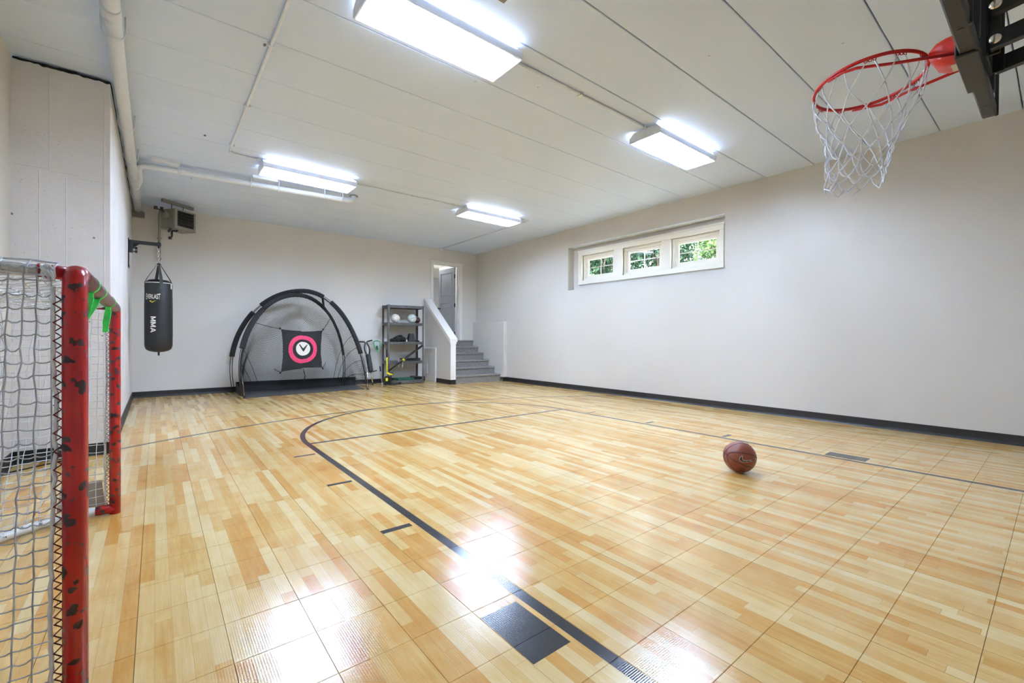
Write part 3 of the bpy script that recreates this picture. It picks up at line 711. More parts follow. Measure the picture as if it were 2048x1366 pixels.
top = MB().lathe([(.160, 1.052), (.150, 1.075), (.115, 1.10), (.05, 1.112), (0, 1.114)], nv); top.build('crown', M_vinyl, bg_)
MB().tube([(.1615*math.cos(a), .1615*math.sin(a), 1.052) for a in [2*PI*i/40 for i in range(40)]], .0055, 6, closed=True).build('piping', M_bagw, bg_)
MB().tube([(0, 0, .004), (0, 0, -.05)], [.014, .011], 8).build('tie_loop', M_web, bg_)
def strap(a, z_low, wide=.042):
    mb = MB(); c, s = math.cos(a), math.sin(a); w = Vector((-s, c, 0))*wide/2
    path = [(.1645, z_low), (.1655, 1.0), (.163, 1.06), (.135, 1.125), (.02, 1.335), (.012, 1.36)]
    vs = []
    for r, z in path:
        ww = w*(1 if z < 1.2 else .55)
        p = Vector((c*r, s*r, z)); n = Vector((c, s, .3)).normalized()*.003
        vs += [p-ww, p+ww, p+ww+n, p-ww+n]
    fs = []
    for i in range(len(path)-1):
        o_ = i*4
        for k in range(4): fs.append((o_+k, o_+(k+1) % 4, o_+4+(k+1) % 4, o_+4+k))
    fs += [(0, 3, 2, 1), (len(vs)-4, len(vs)-3, len(vs)-2, len(vs)-1)]
    mb.add(vs, fs); return mb
fa = math.radians(-86)       # direction from the bag towards the viewer
for k in range(4):
    strap(fa+.12+k*PI/2, .955).build('hanging_strap', M_web, bg_)
def arc_patch(a0, a1, z0, z1, r, n=6):
    vs = []; 
    for i in range(n+1):
        a = a0+(a1-a0)*i/n
        for z in (z0, z1): vs.append((r*math.cos(a), r*math.sin(a), z))
    return MB().add(vs, [(2*i, 2*i+2, 2*i+3, 2*i+1) for i in range(n)])
lt_ = arc_patch(fa+.98, fa+1.22, .965, 1.045, .1665); lt_.build('label_tag', M_bagw, bg_, fixn=False)
def text_mesh(body, size, ax=1.0, extr=0):
    cu = bpy.data.curves.new('t', 'FONT'); cu.body = body; cu.size = size; cu.align_x = 'CENTER'; cu.align_y = 'CENTER'; cu.resolution_u = 4; cu.offset = size*.012
    o = bpy.data.objects.new('t', cu); C.objects.link(o); bpy.context.view_layer.update()
    me = bpy.data.meshes.new_from_object(o.evaluated_get(bpy.context.evaluated_depsgraph_get()))
    vs = [Vector((v.co.x*ax, v.co.y, 0)) for v in me.vertices]; fs = [tuple(p.vertices) for p in me.polygons]
    C.objects.unlink(o); bpy.data.objects.remove(o); bpy.data.meshes.remove(me); bpy.data.curves.remove(cu)
    return vs, fs
def on_bag(vs, fs, a_c, zc_, r, rot=0):
    bm = bmesh.new(); bv = [bm.verts.new(v) for v in vs]
    for f in fs:
        try: bm.faces.new([bv[i] for i in f])
        except ValueError: pass
    bmesh.ops.triangulate(bm, faces=bm.faces[:]); bmesh.ops.subdivide_edges(bm, edges=[e for e in bm.edges if e.calc_length() > .012], cuts=3, use_grid_fill=True)
    bmesh.ops.triangulate(bm, faces=bm.faces[:]); bm.verts.index_update(); out = []
    for v in bm.verts:
        x, y = (v.co.x, v.co.y) if rot == 0 else (v.co.y, -v.co.x)
        a = a_c + x/r; out.append((r*math.cos(a), r*math.sin(a), zc_+y))
    fs = [[v.index for v in f.verts] for f in bm.faces]; bm.free()
    return MB().add(out, fs)
vs_, fs_ = text_mesh('EVERLAST', .078, .62)
xs = [v.x for v in vs_]; xm = max(abs(min(xs)), max(xs))
for v in vs_: v.y *= 1.15+.50*(abs(v.x)/xm)**2          # the outer letters are taller
k = .098/xm
for v in vs_: v.x *= k
on_bag(vs_, fs_, fa-.52, .835, R0+.0022).build('lettering', M_bagw, bg_, fixn=False)
sw = [(-.045, .004), (-.012, .006), (-.030, -.004), (-.004, -.013), (.012, .0), (.05, .006), (.018, -.004), (-.004, -.024), (-.045, -.006)]
sv = [Vector((x*.95, y*1.1, 0)) for x, y in sw]
on_bag(sv, [tuple(range(len(sv)))], fa-.48, .772, R0+.0022).build('yellow_emblem', M_yel, bg_, fixn=False)
def block_letters(word, w, h, gap):
    G = {'M': [[(0, 0), (.22, 0), (.22, 1), (0, 1)], [(.78, 0), (1, 0), (1, 1), (.78, 1)], [(.0, 1), (.24, 1), (.60, .12), (.40, .12)], [(1, 1), (.76, 1), (.40, .12), (.60, .12)]],
         'A': [[(0, 0), (.22, 0), (.60, 1), (.40, 1)], [(1, 0), (.78, 0), (.40, 1), (.60, 1)], [(.25, .22), (.75, .22), (.68, .40), (.32, .40)]]}
    tot = len(word)*w+(len(word)-1)*gap; vs, fs = [], []
    for i, c in enumerate(word):
        for k, q in enumerate(G[c]):
            n = len(vs); vs += [Vector((-tot/2+i*(w+gap)+x*w, (y-.5)*h, 0)) for x, y in q]; fs.append(tuple(range(n, n+4)))
    return vs, fs
vs_, fs_ = block_letters('MMA', .074, .066, .009)
on_bag(vs_, fs_, fa-.46, .42, R0+.0022, rot=1).build('lettering', M_bagw, bg_, fixn=False)
ch = empty('hanging_chain', (.032, BY, 2.4), label='bright steel chain joining the arm and the bag straps', cat='chain'); inv = Matrix.Translation(-ch.location)
for i in range(7):
    z = 2.385-i*.033; a = (i % 2)*PI/2+.3
    dx, dy = math.cos(a), math.sin(a); pts = []
    for j in range(12):
        t = 2*PI*j/12; q = .011*math.cos(t); pts.append((.032+q*dx, BY+q*dy, z+.023*math.sin(t)))
    MB().tube(pts, .0042, 6, closed=True).build('chain_link', M_chrome, ch).matrix_parent_inverse = inv
for s in (-1, 1):
    pts = [(.032+s*.018+.012*math.cos(2*PI*j/12), BY, 2.17+.03*math.sin(2*PI*j/12)+s*.006) for j in range(12)]
    MB().tube(pts, .0045, 6, closed=True).build('snap_hook', M_chrome, ch).matrix_parent_inverse = inv

# ------------------------------------------------------------------ hockey goal
GX0, GY0, GX1, GY1, GZ = -.171, 1.678, -.190, 3.53, 1.222
PR = .0262
goal = empty('hockey_goal', (GX0, (GY0+GY1)/2, 0), label='red pipe hockey goal with white net along the left wall', cat='goal'); inv = Matrix.Translation(-goal.location)
def gp(mb, name, mat, **kw):
    o = mb.build(name, mat, goal, **kw); o.matrix_parent_inverse = inv; return o
gp(MB().tube([(GX0, GY0, .0), (GX0, GY0, .6), (GX0, GY0, GZ-.05), (GX0, GY0+.006, GZ-.018), (GX0, GY0+.022, GZ-.003), (GX0, GY0+.05, GZ)], PR, 20), 'goal_post', M_post)
gp(MB().tube([(GX1, GY1, .0), (GX1, GY1, .6), (GX1, GY1, GZ-.05), (GX1, GY1-.006, GZ-.018), (GX1, GY1-.022, GZ-.003), (GX1, GY1-.05, GZ)], PR, 20), 'goal_post', M_postsc)
gp(MB().tube([(GX0, GY0+.05, GZ), (GX0-.003, 2.2, GZ), (GX1+.005, 3.0, GZ), (GX1, GY1-.05, GZ)], PR, 18), 'crossbar', M_bar)
BXT, BXB = -.60, -.80
for (gx, gy) in ((GX0, GY0), (GX1, GY1)):
    s = 1 if gy == GY0 else -1
    gp(MB().tube([(gx+.002, gy, .030), (gx-.085, gy-.0*s, .030)], .0265, 16), 'base_sleeve', M_post)
    gp(MB().tube([(gx-.015, gy+.035*s, GZ), (gx-.075, gy+.033*s, GZ+.004)], .0185, 14), 'top_sleeve', M_post)
bp = [(GX1-.08, GY1, .030), (-.36, GY1-.005, .030), (-.50, GY1-.07, .030), (-.62, GY1-.18, .030), (-.72, GY1-.36, .030), (BXB, GY1-.62, .030), (BXB-.02, 2.6, .030), (BXB, GY0+.62, .030), (-.72, GY0+.36, .030), (-.62, GY0+.18, .030), (-.50, GY0+.07, .030), (-.36, GY0+.005, .030), (GX0-.08, GY0, .030)]
gp(MB().tube(bp, .0245, 14), 'base_frame', M_wpipe)
tp = [(GX1-.07, GY1-.033, GZ+.004), (-.40, GY1-.035, GZ+.024), (-.50, GY1-.10, GZ+.034), (BXT, GY1-.30, GZ+.04), (BXT-.02, 2.6, GZ+.04), (BXT, GY0+.30, GZ+.02), (-.50, GY0+.10, GZ+.012), (-.40, GY0+.035, GZ+.01), (GX0-.07, GY0+.033, GZ+.004)]
gp(MB().tube(tp, .0175, 14), 'top_frame', M_wpipe)
gp(MB().tube([(BXT-.02, 2.6, GZ+.04), (BXT-.10, 2.6, .7), (BXB-.02, 2.6, .03)], .016, 10), 'rear_strut', M_wpipe)
gp(MB().prism([(-.235, .05), (-.44, .05), (-.42, .20), (-.25, .20)], 'y', GY1+.028, GY1+.036), 'kick_pad', simple('translucent_grey_pad', (.45, .45, .46), .35))

def net_panel(fn, nu, nv, r, sag, jit, seed, skip=.0, sub_=3):
    """knotted net: fn(u, v) -> point; horizontal cords sag between the vertical ones"""
    rnd = random.Random(seed); mb = MB(); G = {}
    for i in range(nu+1):
        for j in range(nv+1):
            p = Vector(fn(i/nu, j/nv))
            if 0 < i < nu: p += Vector((rnd.gauss(0, jit), rnd.gauss(0, jit), rnd.gauss(0, jit)))
            G[i, j] = p
    for i in range(nu+1): mb.tube([G[i, j] for j in range(nv+1)], r, 4, cap=False)
    for j in range(nv+1):
        for i in range(nu):
            if rnd.random() < skip: continue
            a, b = G[i, j], G[i+1, j]; d = sag*rnd.uniform(.2, 1.6)
            pts = [a.lerp(b, t)-Vector((0, 0, d*4*t*(1-t))) for t in ([0, .33, .67, 1] if sub_ == 3 else [0, .5, 1])]
            mb.tube(pts, r, 4, cap=False)
    return mb
def lerp(a, b, t): return tuple(x+(y-x)*t for x, y in zip(a, b))
def near_side(u, v):      # u 0 at the post -> 1 at the back; v 0 at the floor -> 1 at the top
    xb = BXB+(BXT-BXB)*v; yb = GY0+.30-.12*v
    x = (GX0-.045)+(xb-GX0+.045)*u; y = GY0+.0+(yb-GY0)*u**1.7; z = .03+(GZ-.02)*v - .05*math.sin(PI*u)*(1-v)*.3
    return (x, y, z)
def far_side(u, v):
    xb = BXB+(BXT-BXB)*v; yb = GY1-.30+.12*v
    x = (GX1-.04)+(xb-GX1+.04)*u; y = GY1+(yb-GY1)*u**1.7; z = .03+(GZ-.02+.035*u)*v
    return (x, y, z)
def back(u, v):
    y = GY0+.28+(GY1-GY0-.56)*u; x = BXB+(BXT-BXB)*v**.9-.03*math.sin(PI*u); x += .10*math.sin(PI*v)
    return (x, y, .03+(GZ+.01)*v)
def top_(u, v):
    y = GY0+.05+(GY1-GY0-.1)*u; x = (GX0-.01)+(BXT-GX0-.01+.02)*v; return (x, y, GZ+.008+.015*v-.03*math.sin(PI*v)-.035*math.sin(PI*u)*math.sin(PI*v))
gp(net_panel(near_side, 15, 34, .0018, .006, .0016, 1, .02), 'side_net', M_cordg, kind='stuff', fixn=False)
gp(net_panel(far_side, 13, 28, .0018, .002, .002, 2, sub_=2), 'side_net', M_cord, kind='stuff', fixn=False)
gp(net_panel(back, 32, 28, .0017, .004, .004, 3, .01, sub_=2), 'back_net', M_cordg, kind='stuff', fixn=False)
gp(net_panel(top_, 34, 11, .0018, .003, .002, 4, sub_=2), 'top_net', M_cord, kind='stuff', fixn=False)
rnd = random.Random(5)
for (gx, gy, nm) in ((GX0, GY0, 0), (GX1, GY1, 1)):
    w_ = [(gx-.041+rnd.gauss(0, .0012)-.006*(z < .9)*math.sin(z*5), gy-.004*(1-2*nm), z) for z in [.05+i*(GZ-.09)/60 for i in range(61)]]
    gp(MB().tube(w_, .0048 if not nm else .0034, 6), 'edge_cord', M_cord)
    l_ = []; N = 46
    for i in range(N*2):
        z = .05+i*(GZ-.10)/(N*2); l_.append((gx-(.040 if i % 2 else PR-.001), gy-(.011 if i % 4 < 2 else .002)*(1-2*nm), z))
    gp(MB().tube(l_, .0023, 5), 'red_lacing', M_lace)
def tpz(t): return (GX0-.035-.40*t, GY0+.030, GZ+.004+.008*t)
l2 = MB(); hi_, lo_ = [], []
for i in range(9):
    x, y, z = tpz(i/8); hi_.append((x, y-.004, z+.0225+.002*(i % 2))); lo_.append((x-.006, y-.021, z-.012-.004*(i % 2)))
l2.tube(hi_, .0028, 6); l2.tube(lo_, .0028, 6)
for a, b in zip(hi_, lo_): l2.tube([a, (b[0], b[1]-.001, (a[2]+b[2])/2+.004), b], .0028, 6)
gp(l2, 'top_lacing', M_cord)
tk = MB()
for k in range(3):
    t0 = rnd.random()*6; tk.tube([(GX0-.050+.012*math.cos(t0+a), GY0-.006+.012*math.sin(2*a+t0), GZ-.004+.020*math.sin(a+t0*.5)) for a in [i*.6 for i in range(11)]], .0026, 5)
gp(tk, 'corner_knot', M_cord)
fy = MB()
for (cx, cy, cz_, sp_) in ((-.42, 1.72, .86, .03), (-.42, 1.74, .80, .035), (-.60, 1.80, .45, .05), (-.55, 1.78, .36, .045), (-.50, 1.76, .56, .025)):
    for k in range(8):
        p = Vector((cx, cy, cz_))+Vector((rnd.gauss(0, sp_*.5), rnd.gauss(0, .01), rnd.gauss(0, sp_*.6))); pts = [p.copy()]
        for q in range(5): p += Vector((rnd.gauss(0, sp_*.5), rnd.gauss(0, .008), rnd.gauss(0, sp_*.5))); pts.append(p.copy())
        fy.tube(pts, .0015, 4)
gp(fy, 'frayed_cord', M_cord, kind='stuff')

def green_strap(y, length, dx, wid, lab):
    root = empty('green_strap', (GX0-.0105*(y-1.7), y, GZ), label=lab, cat='strap', group='green straps looped over the goal crossbar')
    r = PR+.0012; n = 18
    vs = [Vector((rr*math.cos(2*PI*k/n), yy, rr*math.sin(2*PI*k/n))) for yy in (-.014, .014) for rr in (r, r+.002) for k in range(n)]
    lo = MB(); fs = []
    for k in range(n):
        j = (k+1) % n; fs += [(k, j, 2*n+j, 2*n+k), (n+k, 3*n+k, 3*n+j, n+j), (k, n+k, n+j, j), (2*n+k, 2*n+j, 3*n+j, 3*n+k)]
    lo.add(vs, fs).build('loop', M_green, root)
    side = Vector((.82, -.57, 0)); nrm = Vector((.57, .82, 0))
    for q in (0, 1):
        mb = MB(); path = [(.0, -r-.001), (dx*.25, -length*.35), (dx*.65, -length*.72), (dx, -length)]; vs = []
        for i, (x, z) in enumerate(path):
            w2 = wid/2*(.75, 1.0, 1.0, .8)[i]; c = Vector((x+.004*math.sin(i*1.7+q), -.006+q*.008, z+q*.004)); o_ = nrm*.0012
            vs += [c-side*w2-o_, c+side*w2-o_, c+side*w2+o_, c-side*w2+o_]
        fs = [(0, 1, 2, 3), (12, 15, 14, 13)]+[(i*4+k, i*4+(k+1) % 4, i*4+4+(k+1) % 4, i*4+4+k) for i in range(3) for k in range(4)]
        mb.add(vs, fs).build('tail', M_green, root)
green_strap(2.02, .135, -.012, .034, 'green strap looped over the crossbar nearest the thick near post')
green_strap(2.33, .150, -.055, .036, 'slanting green strap in the middle of the three on the crossbar')
green_strap(2.93, .150, -.006, .028, 'narrow green strap hanging on the crossbar beside the far post')

# ------------------------------------------------------------------ golf practice net
gn = empty('golf_practice_net', (2.25, 9.3, 0), label='black domed golf hitting net standing against the far wall', cat='golf net'); inv = Matrix.Translation(-gn.location)
def np_(mb, name, mat, **kw):
    o = mb.build(name, mat, gn, **kw); o.matrix_parent_inverse = inv; return o
def pole(P0, P1, zt, a):
    b0, b1 = (math.radians(q_) for q_ in ((22, 14) if P0 is A0 else (17, -10))); a = -b0+(PI+b0+b1)*a; b_ = b0 if a < PI/2 else b1
    m_ = Vector(((P0[0]+P1[0])/2, (P0[1]+P1[1])/2, 0)); h_ = Vector((P0[0], P0[1], 0))-m_
    p = m_+h_*(math.cos(a)/math.cos(b_)); p.z = zt*(math.sin(a)+math.sin(b_))/(1+math.sin(b_)); p.y = min(p.y, 9.925); return p
A0, A1, AZ = (1.19, 8.80), (3.17, 9.80), 1.875
B0, B1, BZ = (1.15, 9.78), (3.36, 8.87), 1.965
def seg(P0, P1, zt, a, b, n=22): return [pole(P0, P1, zt, a+(b-a)*i/n) for i in range(n+1)]
def sleeve(P0, P1, zt, a, b, r): np_(MB().tube(seg(P0, P1, zt, a, b), r, 8, flat=(1.0, .45)), 'pole_sleeve', M_cloth)
sleeve(A0, A1, AZ, .17, .335, .045); sleeve(A0, A1, AZ, .335, .665, .040); sleeve(A0, A1, AZ, .665, .88, .036)
sleeve(B0, B1, BZ, .14, .335, .044); sleeve(B0, B1, BZ, .375, .665, .043); sleeve(B0, B1, BZ, .70, .90, .044)
for (P0, P1, zt) in ((A0, A1, AZ), (B0, B1, BZ)):
    for off in (-.018, .018):
        pts = [p+Vector((off, 0, off*.3)) for p in seg(P0, P1, zt, .004, .996, 40)]
        np_(MB().tube(pts, .0065, 6), 'pole', M_dark)
for p in (A0, B1):
    np_(MB().tube([(p[0]-.0, p[1]-.0, .012), (p[0]-(.05 if p is A0 else -.01), p[1]+.06, .45)], .010, 8), 'front_leg', M_chrome)
    np_(MB().bbox(p[0]-.03, p[0]+.035, p[1]-.025, p[1]+.02, 0, .016, .004), 'foot', M_blackp)
for t in (.5, .66): 
    a, b = pole(A0, A1, AZ, t), pole(B0, B1, BZ, t+(.02 if t < .6 else 0)); np_(MB().tube([a, b], .022, 8), 'joining_band', M_cloth)
def open_edge(s):
    return pole(A0, A1, AZ, s) if s < .5 else pole(B0, B1, BZ, s)
def golf(s, t):
    E = open_edge(s)
    if abs(s-.5) < .06: E = pole(A0, A1, AZ, .44).lerp(pole(B0, B1, BZ, .56), (s-.44)/.12)
    G = Vector((1.20+2.12*s, 9.84, .13)); Mx = E.lerp(G, .5); Mx.y = max(Mx.y, 9.70); Mx.z = E.z*.80+.06
    p = E*(1-t)**2+Mx*2*t*(1-t)+G*t*t; p.y = min(p.y, 9.93); return p
def fine_net(nu, nv, r, seed):
    rnd = random.Random(seed); mb = MB(); G = {}
    for i in range(nu+1):
        for j in range(nv+1):
            p = golf(.015+.97*i/nu, j/nv); k = math.sin(PI*j/nv)
            p = p+Vector((noise.noise(p*3)*.03*k, noise.noise(p*3+Vector((5, 0, 0)))*.03*k, 0)); p.y = min(p.y, 9.945); G[i, j] = p
    def strand(a, b):
        d = (b-a); n = d.cross(Vector((.3, 1, .2))); n = n.normalized()*r if n.length > 1e-9 else Vector((r, 0, 0)); m_ = d.cross(n).normalized()*r
        q = [a+n, a-n*.5+m_*.87, a-n*.5-m_*.87, b+n, b-n*.5+m_*.87, b-n*.5-m_*.87]
        mb.add(q, [(0, 1, 4, 3), (1, 2, 5, 4), (2, 0, 3, 5)])
    for i in range(nu):
        for j in range(nv):
            if (i+j) % 2 == 0: strand(G[i, j], G[i+1, j+1])
            else: strand(G[i+1, j], G[i, j+1])
    return mb
np_(fine_net(150, 84, .0024, 3), 'net', M_netk, kind='stuff', fixn=False)
# hem cords and folds of the gathered net
for s in (.03, .07, .12, .17, .84, .88, .92, .96): np_(MB().tube([golf(s, t/14) for t in range(15)], .0042, 5), 'net_fold', M_netk)
np_(MB().tube([golf(.02+.96*i/40, 0)+Vector((0, .0, -.03)) for i in range(41)], .008, 6), 'hem', M_cloth)
# skirt: black cloth along the floor and up the back
flo = MB(); F = [(1.20, 8.80), (3.34, 8.93), (3.50, 9.80), (1.18, 9.83)]
flo.prism([(1.22, 8.82), (2.3, 8.90), (3.34, 8.95), (3.46, 9.84), (1.18, 9.86)], 'z', .001, .006)
np_(flo, 'floor_cloth', simple('dark_grey_mesh_cloth', (.040, .040, .042), .8, var=.1))
bk = MB()
def band(pts, h0, h1):
    for (a, b, ha, hb) in zip(pts[:-1], pts[1:], h0, h1):
        n = (Vector((b[0], b[1], 0))-Vector((a[0], a[1], 0))).cross(Vector((0, 0, 1))).normalized()*.003
        vs = [Vector((a[0], a[1], .004)), Vector((b[0], b[1], .004)), Vector((b[0], b[1], hb)), Vector((a[0], a[1], ha))]
        bk.add(vs+[v+n for v in vs], [(0, 1, 2, 3), (7, 6, 5, 4), (0, 4, 5, 1), (1, 5, 6, 2), (2, 6, 7, 3), (3, 7, 4, 0)])
band([(1.20, 8.83), (1.17, 9.3), (1.18, 9.85), (2.3, 9.88), (3.46, 9.85)], [.02, .16, .20, .19], [.16, .20, .19, .185])
np_(bk, 'back_skirt', M_cloth)
# hanging target
tg = empty('hanging_target', (2.16, 9.02, .82), label='black square target with red ring and white centre hung in the golf net', cat='target')
TW = .365
def tgt(u, v):       # u, v in -1..1
    pin = 1-.075*(1-u*u)*abs(v)**3 if True else 1
    x = TW*u*(1-.085*(1-v*v)*abs(u)**2) - .008*v*(1-abs(u)) ; z = TW*1.02*v*(1-.07*(1-u*u)*abs(v)**2) - .02*u*(v < 0)*-v*(-1) 
    fold = .010*math.sin(7*(u+v)+1.5)*(1-.5*abs(u))*max(0, u*u+v*v-.15) + .006*math.sin(11*(u-v)) * max(0, u*u+v*v-.2)
    return Vector((x, .05*abs(u)*0+fold-.02*(1-u*u)*(1-v*v), z+ (.012 if v > 0 else -.012)*(u < 0)*abs(v)))
n_ = 26; vs = [tgt(-1+2*i/n_, -1+2*j/n_) for i in range(n_+1) for j in range(n_+1)]
cl = MB().add(vs, [(i*(n_+1)+j, (i+1)*(n_+1)+j, (i+1)*(n_+1)+j+1, i*(n_+1)+j+1) for i in range(n_) for j in range(n_)], True)
cl.build('cloth', M_cloth, tg)
def on_t(pts, d): return [tgt(x/TW, z/TW)+Vector((0, -d, 0)) for x, z in pts]
def annulus(r0, r1, cx, cz_, d, n=48):
    vs = on_t([(cx+r*math.cos(2*PI*k/n), cz_+r*math.sin(2*PI*k/n)) for r in (r0, (r0+r1)/2, r1) for k in range(n)], d); fs = []
    for q in range(2):
        for k in range(n): fs.append((q*n+k, q*n+(k+1) % n, (q+1)*n+(k+1) % n, (q+1)*n+k))
    return MB().add(vs, fs, True)
annulus(.185, .262, .01, .01, .004).build('red_ring', M_pink, tg, fixn=False)
annulus(.001, .126, .01, .02, .004).build('white_disc', M_disc, tg, fixn=False)
chev = [(-.075, .072), (-.055, .075), (-.005, .005), (.005, .005), (.065, .072), (.085, .075), (.01, -.055), (-.005, -.055)]
MB().add(on_t([(.01+x, .025+z) for x, z in chev], .007), [(0, 1, 2, 7), (2, 3, 6, 7), (3, 4, 5, 6)]).build('chevron_emblem', M_cloth, tg, fixn=False)
co = MB(); loc = tg.location
for (u, v, p) in ((-1, 1, pole(A0, A1, AZ, .27)), (1, 1, pole(A0, A1, AZ, .715)), (-1, -1, golf(.20, .62)), (1, -1, golf(.80, .60))):
    a = tgt(u, v); q = Vector(p)-loc
    if v < 0: q = a.lerp(q, .25)
    co.tube([a, a.lerp(q, .5)-Vector((0, 0, .01)), q], .0055, 5); co.tube([a-Vector((0, 0, .0)), a+Vector((.02*u, 0, .03*v))], .014, 6)
co.tube([(.02, .01, -TW), (.05, .0, -.50), (.04, .02, -.58), (.09, .05, -.66)], .0075, 6)
co.build('tie_cord', M_cloth, tg)

# ------------------------------------------------------------------ storage shelf
SR = math.radians(-6)
sh = empty('storage_shelf', (4.515, 9.685, 0), SR, label='dark grey five tier metal shelf beside the stair wall', cat='shelf')
SW, SD, SH = .43, .215, 1.81
for sx in (-1, 1):
    for sy in (-1, 1):
        p = MB(); x, y = sx*SW, sy*SD; t = .004; w_ = .045
        p.box(min(x, x-sx*w_), max(x, x-sx*w_), min(y, y-sy*t), max(y, y-sy*t), 0, SH); p.box(min(x, x-sx*t), max(x, x-sx*t), min(y, y-sy*w_), max(y, y-sy*w_), 0, SH)
        p.build('post', M_shelf, sh)
tz = [.09, .55, .99, 1.41, 1.80]; tz = [.075, .52, .965, 1.405, 1.80]
for k, z in enumerate(tz):
    s_ = MB()
    for sy in (-1, 1):
        y = sy*(SD-.006); s_.box(-SW+.005, SW-.005, y-.006, y+.006, z-.012, z); s_.box(-SW+.005, SW-.005, y-.006, y+.006, z-.062, z-.050)
        n = 10
        for i in range(n):
            xa, xb = -SW+.03+i*(2*SW-.06)/n, -SW+.03+(i+1)*(2*SW-.06)/n; za, zb = (z-.056, z-.006) if i % 2 else (z-.006, z-.056)
            s_.tube([(xa, y, za), (xb, y, zb)], .0065, 6)
        s_.box(-SW+.005, SW-.005, y-.0015, y+.0015, z-.055, z-.005)
    for sx in (-1, 1):
        x = sx*(SW-.006); s_.box(x-.006, x+.006, -SD+.01, SD-.01, z-.062, z)
    for i in range(22): yy = -SD+.015+i*(2*SD-.03)/21; s_.box(-SW+.006, SW-.006, yy-.0065, yy+.0065, z-.006, z-.001)
    s_.build('shelf_tier', M_shelf, sh)
def on_sh(x, y, z): v = Matrix.Rotation(SR, 4, 'Z') @ Vector((x, y, z)); return (4.515+v.x, 9.685+v.y, z)

def sphere(mb, r, seg=28, rings=16):
    return mb.lathe([(max(0, r*math.sin(PI*i/rings)), -r*math.cos(PI*i/rings)) for i in range(rings+1)], seg)
def gc(r, ax, n=40, rot=None, tube=.0022):
    pts = []
    for i in range(n):
        a = 2*PI*i/n; p = Vector((r*math.cos(a), r*math.sin(a), 0)); pts.append(rot @ p)
    return MB().tube(pts, tube, 5, closed=True)
def smallarc(r, d, nrm, n=32, tube=.0022):
    """circle on the sphere at distance d along nrm"""
    nrm = Vector(nrm).normalized(); a = nrm.orthogonal().normalized(); b = nrm.cross(a); q = math.sqrt(max(0, r*r-d*d))
    return MB().tube([nrm*d+a*q*math.cos(2*PI*i/n)+b*q*math.sin(2*PI*i/n) for i in range(n)], tube, 5, closed=True)
def patch_on_ball(poly, r, d, sc, upv=(0, 0, 1)):
    """flat polygon pushed on to a sphere, centred on direction d"""
    d = Vector(d).normalized(); rgt = Vector(upv).cross(d).normalized(); u = d.cross(rgt)
    return [(d+rgt*x*sc/r+u*y*sc/r).normalized()*r for x, y in poly]
M_seam = simple('ball_seam', (.30, .30, .29), .6)
def volleyball(px, py, r, mat, lab, spin):
    o = empty('volleyball', on_sh(px, py, 1.405+r-.001), label=lab, cat='ball', group='balls on the storage shelf')
    sphere(MB(), r).build('shell', mat, o)
    s_ = MB(); 
    for d in ((1, 0, 0), (0, 1, 0), (0, 0, 1)):
        for k in (-.33, .33): 
            t_ = smallarc(r+.0003, k*r*1.0, Vector(d) if True else d, tube=.0012); s_.add(t_.v, t_.f, True)
    q = s_.build('seam', M_seam, o); o.rotation_euler = spin; return o
v1 = volleyball(-.215, -.09, .100, M_ball1, 'white volleyball on the shelf, leftmost of the three balls', (.3, .5, .2))
v2 = volleyball(.175, -.10, .105, M_ball2, 'pale green and white ball beside the football on the shelf', (.1, .2, .6))
for (o, r, marks) in ((v1, .1006, [[(-.04, -.03), (.01, .02), (.02, .012), (-.03, -.036)], [(-.02, -.055), (.045, .01), (.05, .002), (-.012, -.06)], [(.03, -.05), (.055, -.03), (.06, -.04), (.04, -.058)]]),
                      (v2, .1056, [[(-.02, -.012), (-.012, .008), (-.004, -.008), (-.010, -.014)], [(0, -.010), (.008, .012), (.018, -.004), (.01, -.012)], [(.022, -.004), (.03, .016), (.042, .0), (.034, -.008)]])):
    for mk in marks:
        im = Euler(o.rotation_euler).to_matrix().inverted(); dd = im @ Vector((-.36, -.92, .1)); uu = im @ Vector((0, 0, 1))
        MB().add(patch_on_ball(mk, r, dd, 1.0, uu), [tuple(range(len(mk)))]).build('print_mark', M_dark, o, fixn=False)
fb = empty('football', on_sh(.335, -.01, 1.405+.078), math.radians(68), label='maroon leather football at the right end of the shelf', cat='ball', group='balls on the storage shelf')
fprof = [(.078*math.cos(t)**1.25 if abs(math.cos(t)) > 1e-6 else 0, .125*math.sin(t)) for t in [(-PI/2+PI*i/16) for i in range(17)]]
fprof = [(max(0, r), z) for r, z in fprof]
MB().lathe(fprof, 24, mat=Matrix.Rotation(PI/2, 4, 'Y')).build('shell', M_foot, fb)
for s in (-1, 1): MB().lathe([(.0606, s*.052), (.0562, s*.064)], 24, mat=Matrix.Rotation(PI/2, 4, 'Y')).build('white_stripe', M_bagw, fb)
lc = MB().box(-.04, .04, -.004, .004, .0775, .081)
for k in range(6): lc.box(-.036+k*.013, -.032+k*.013, -.012, .012, .0785, .0825)
lc.build('lace', M_bagw, fb)
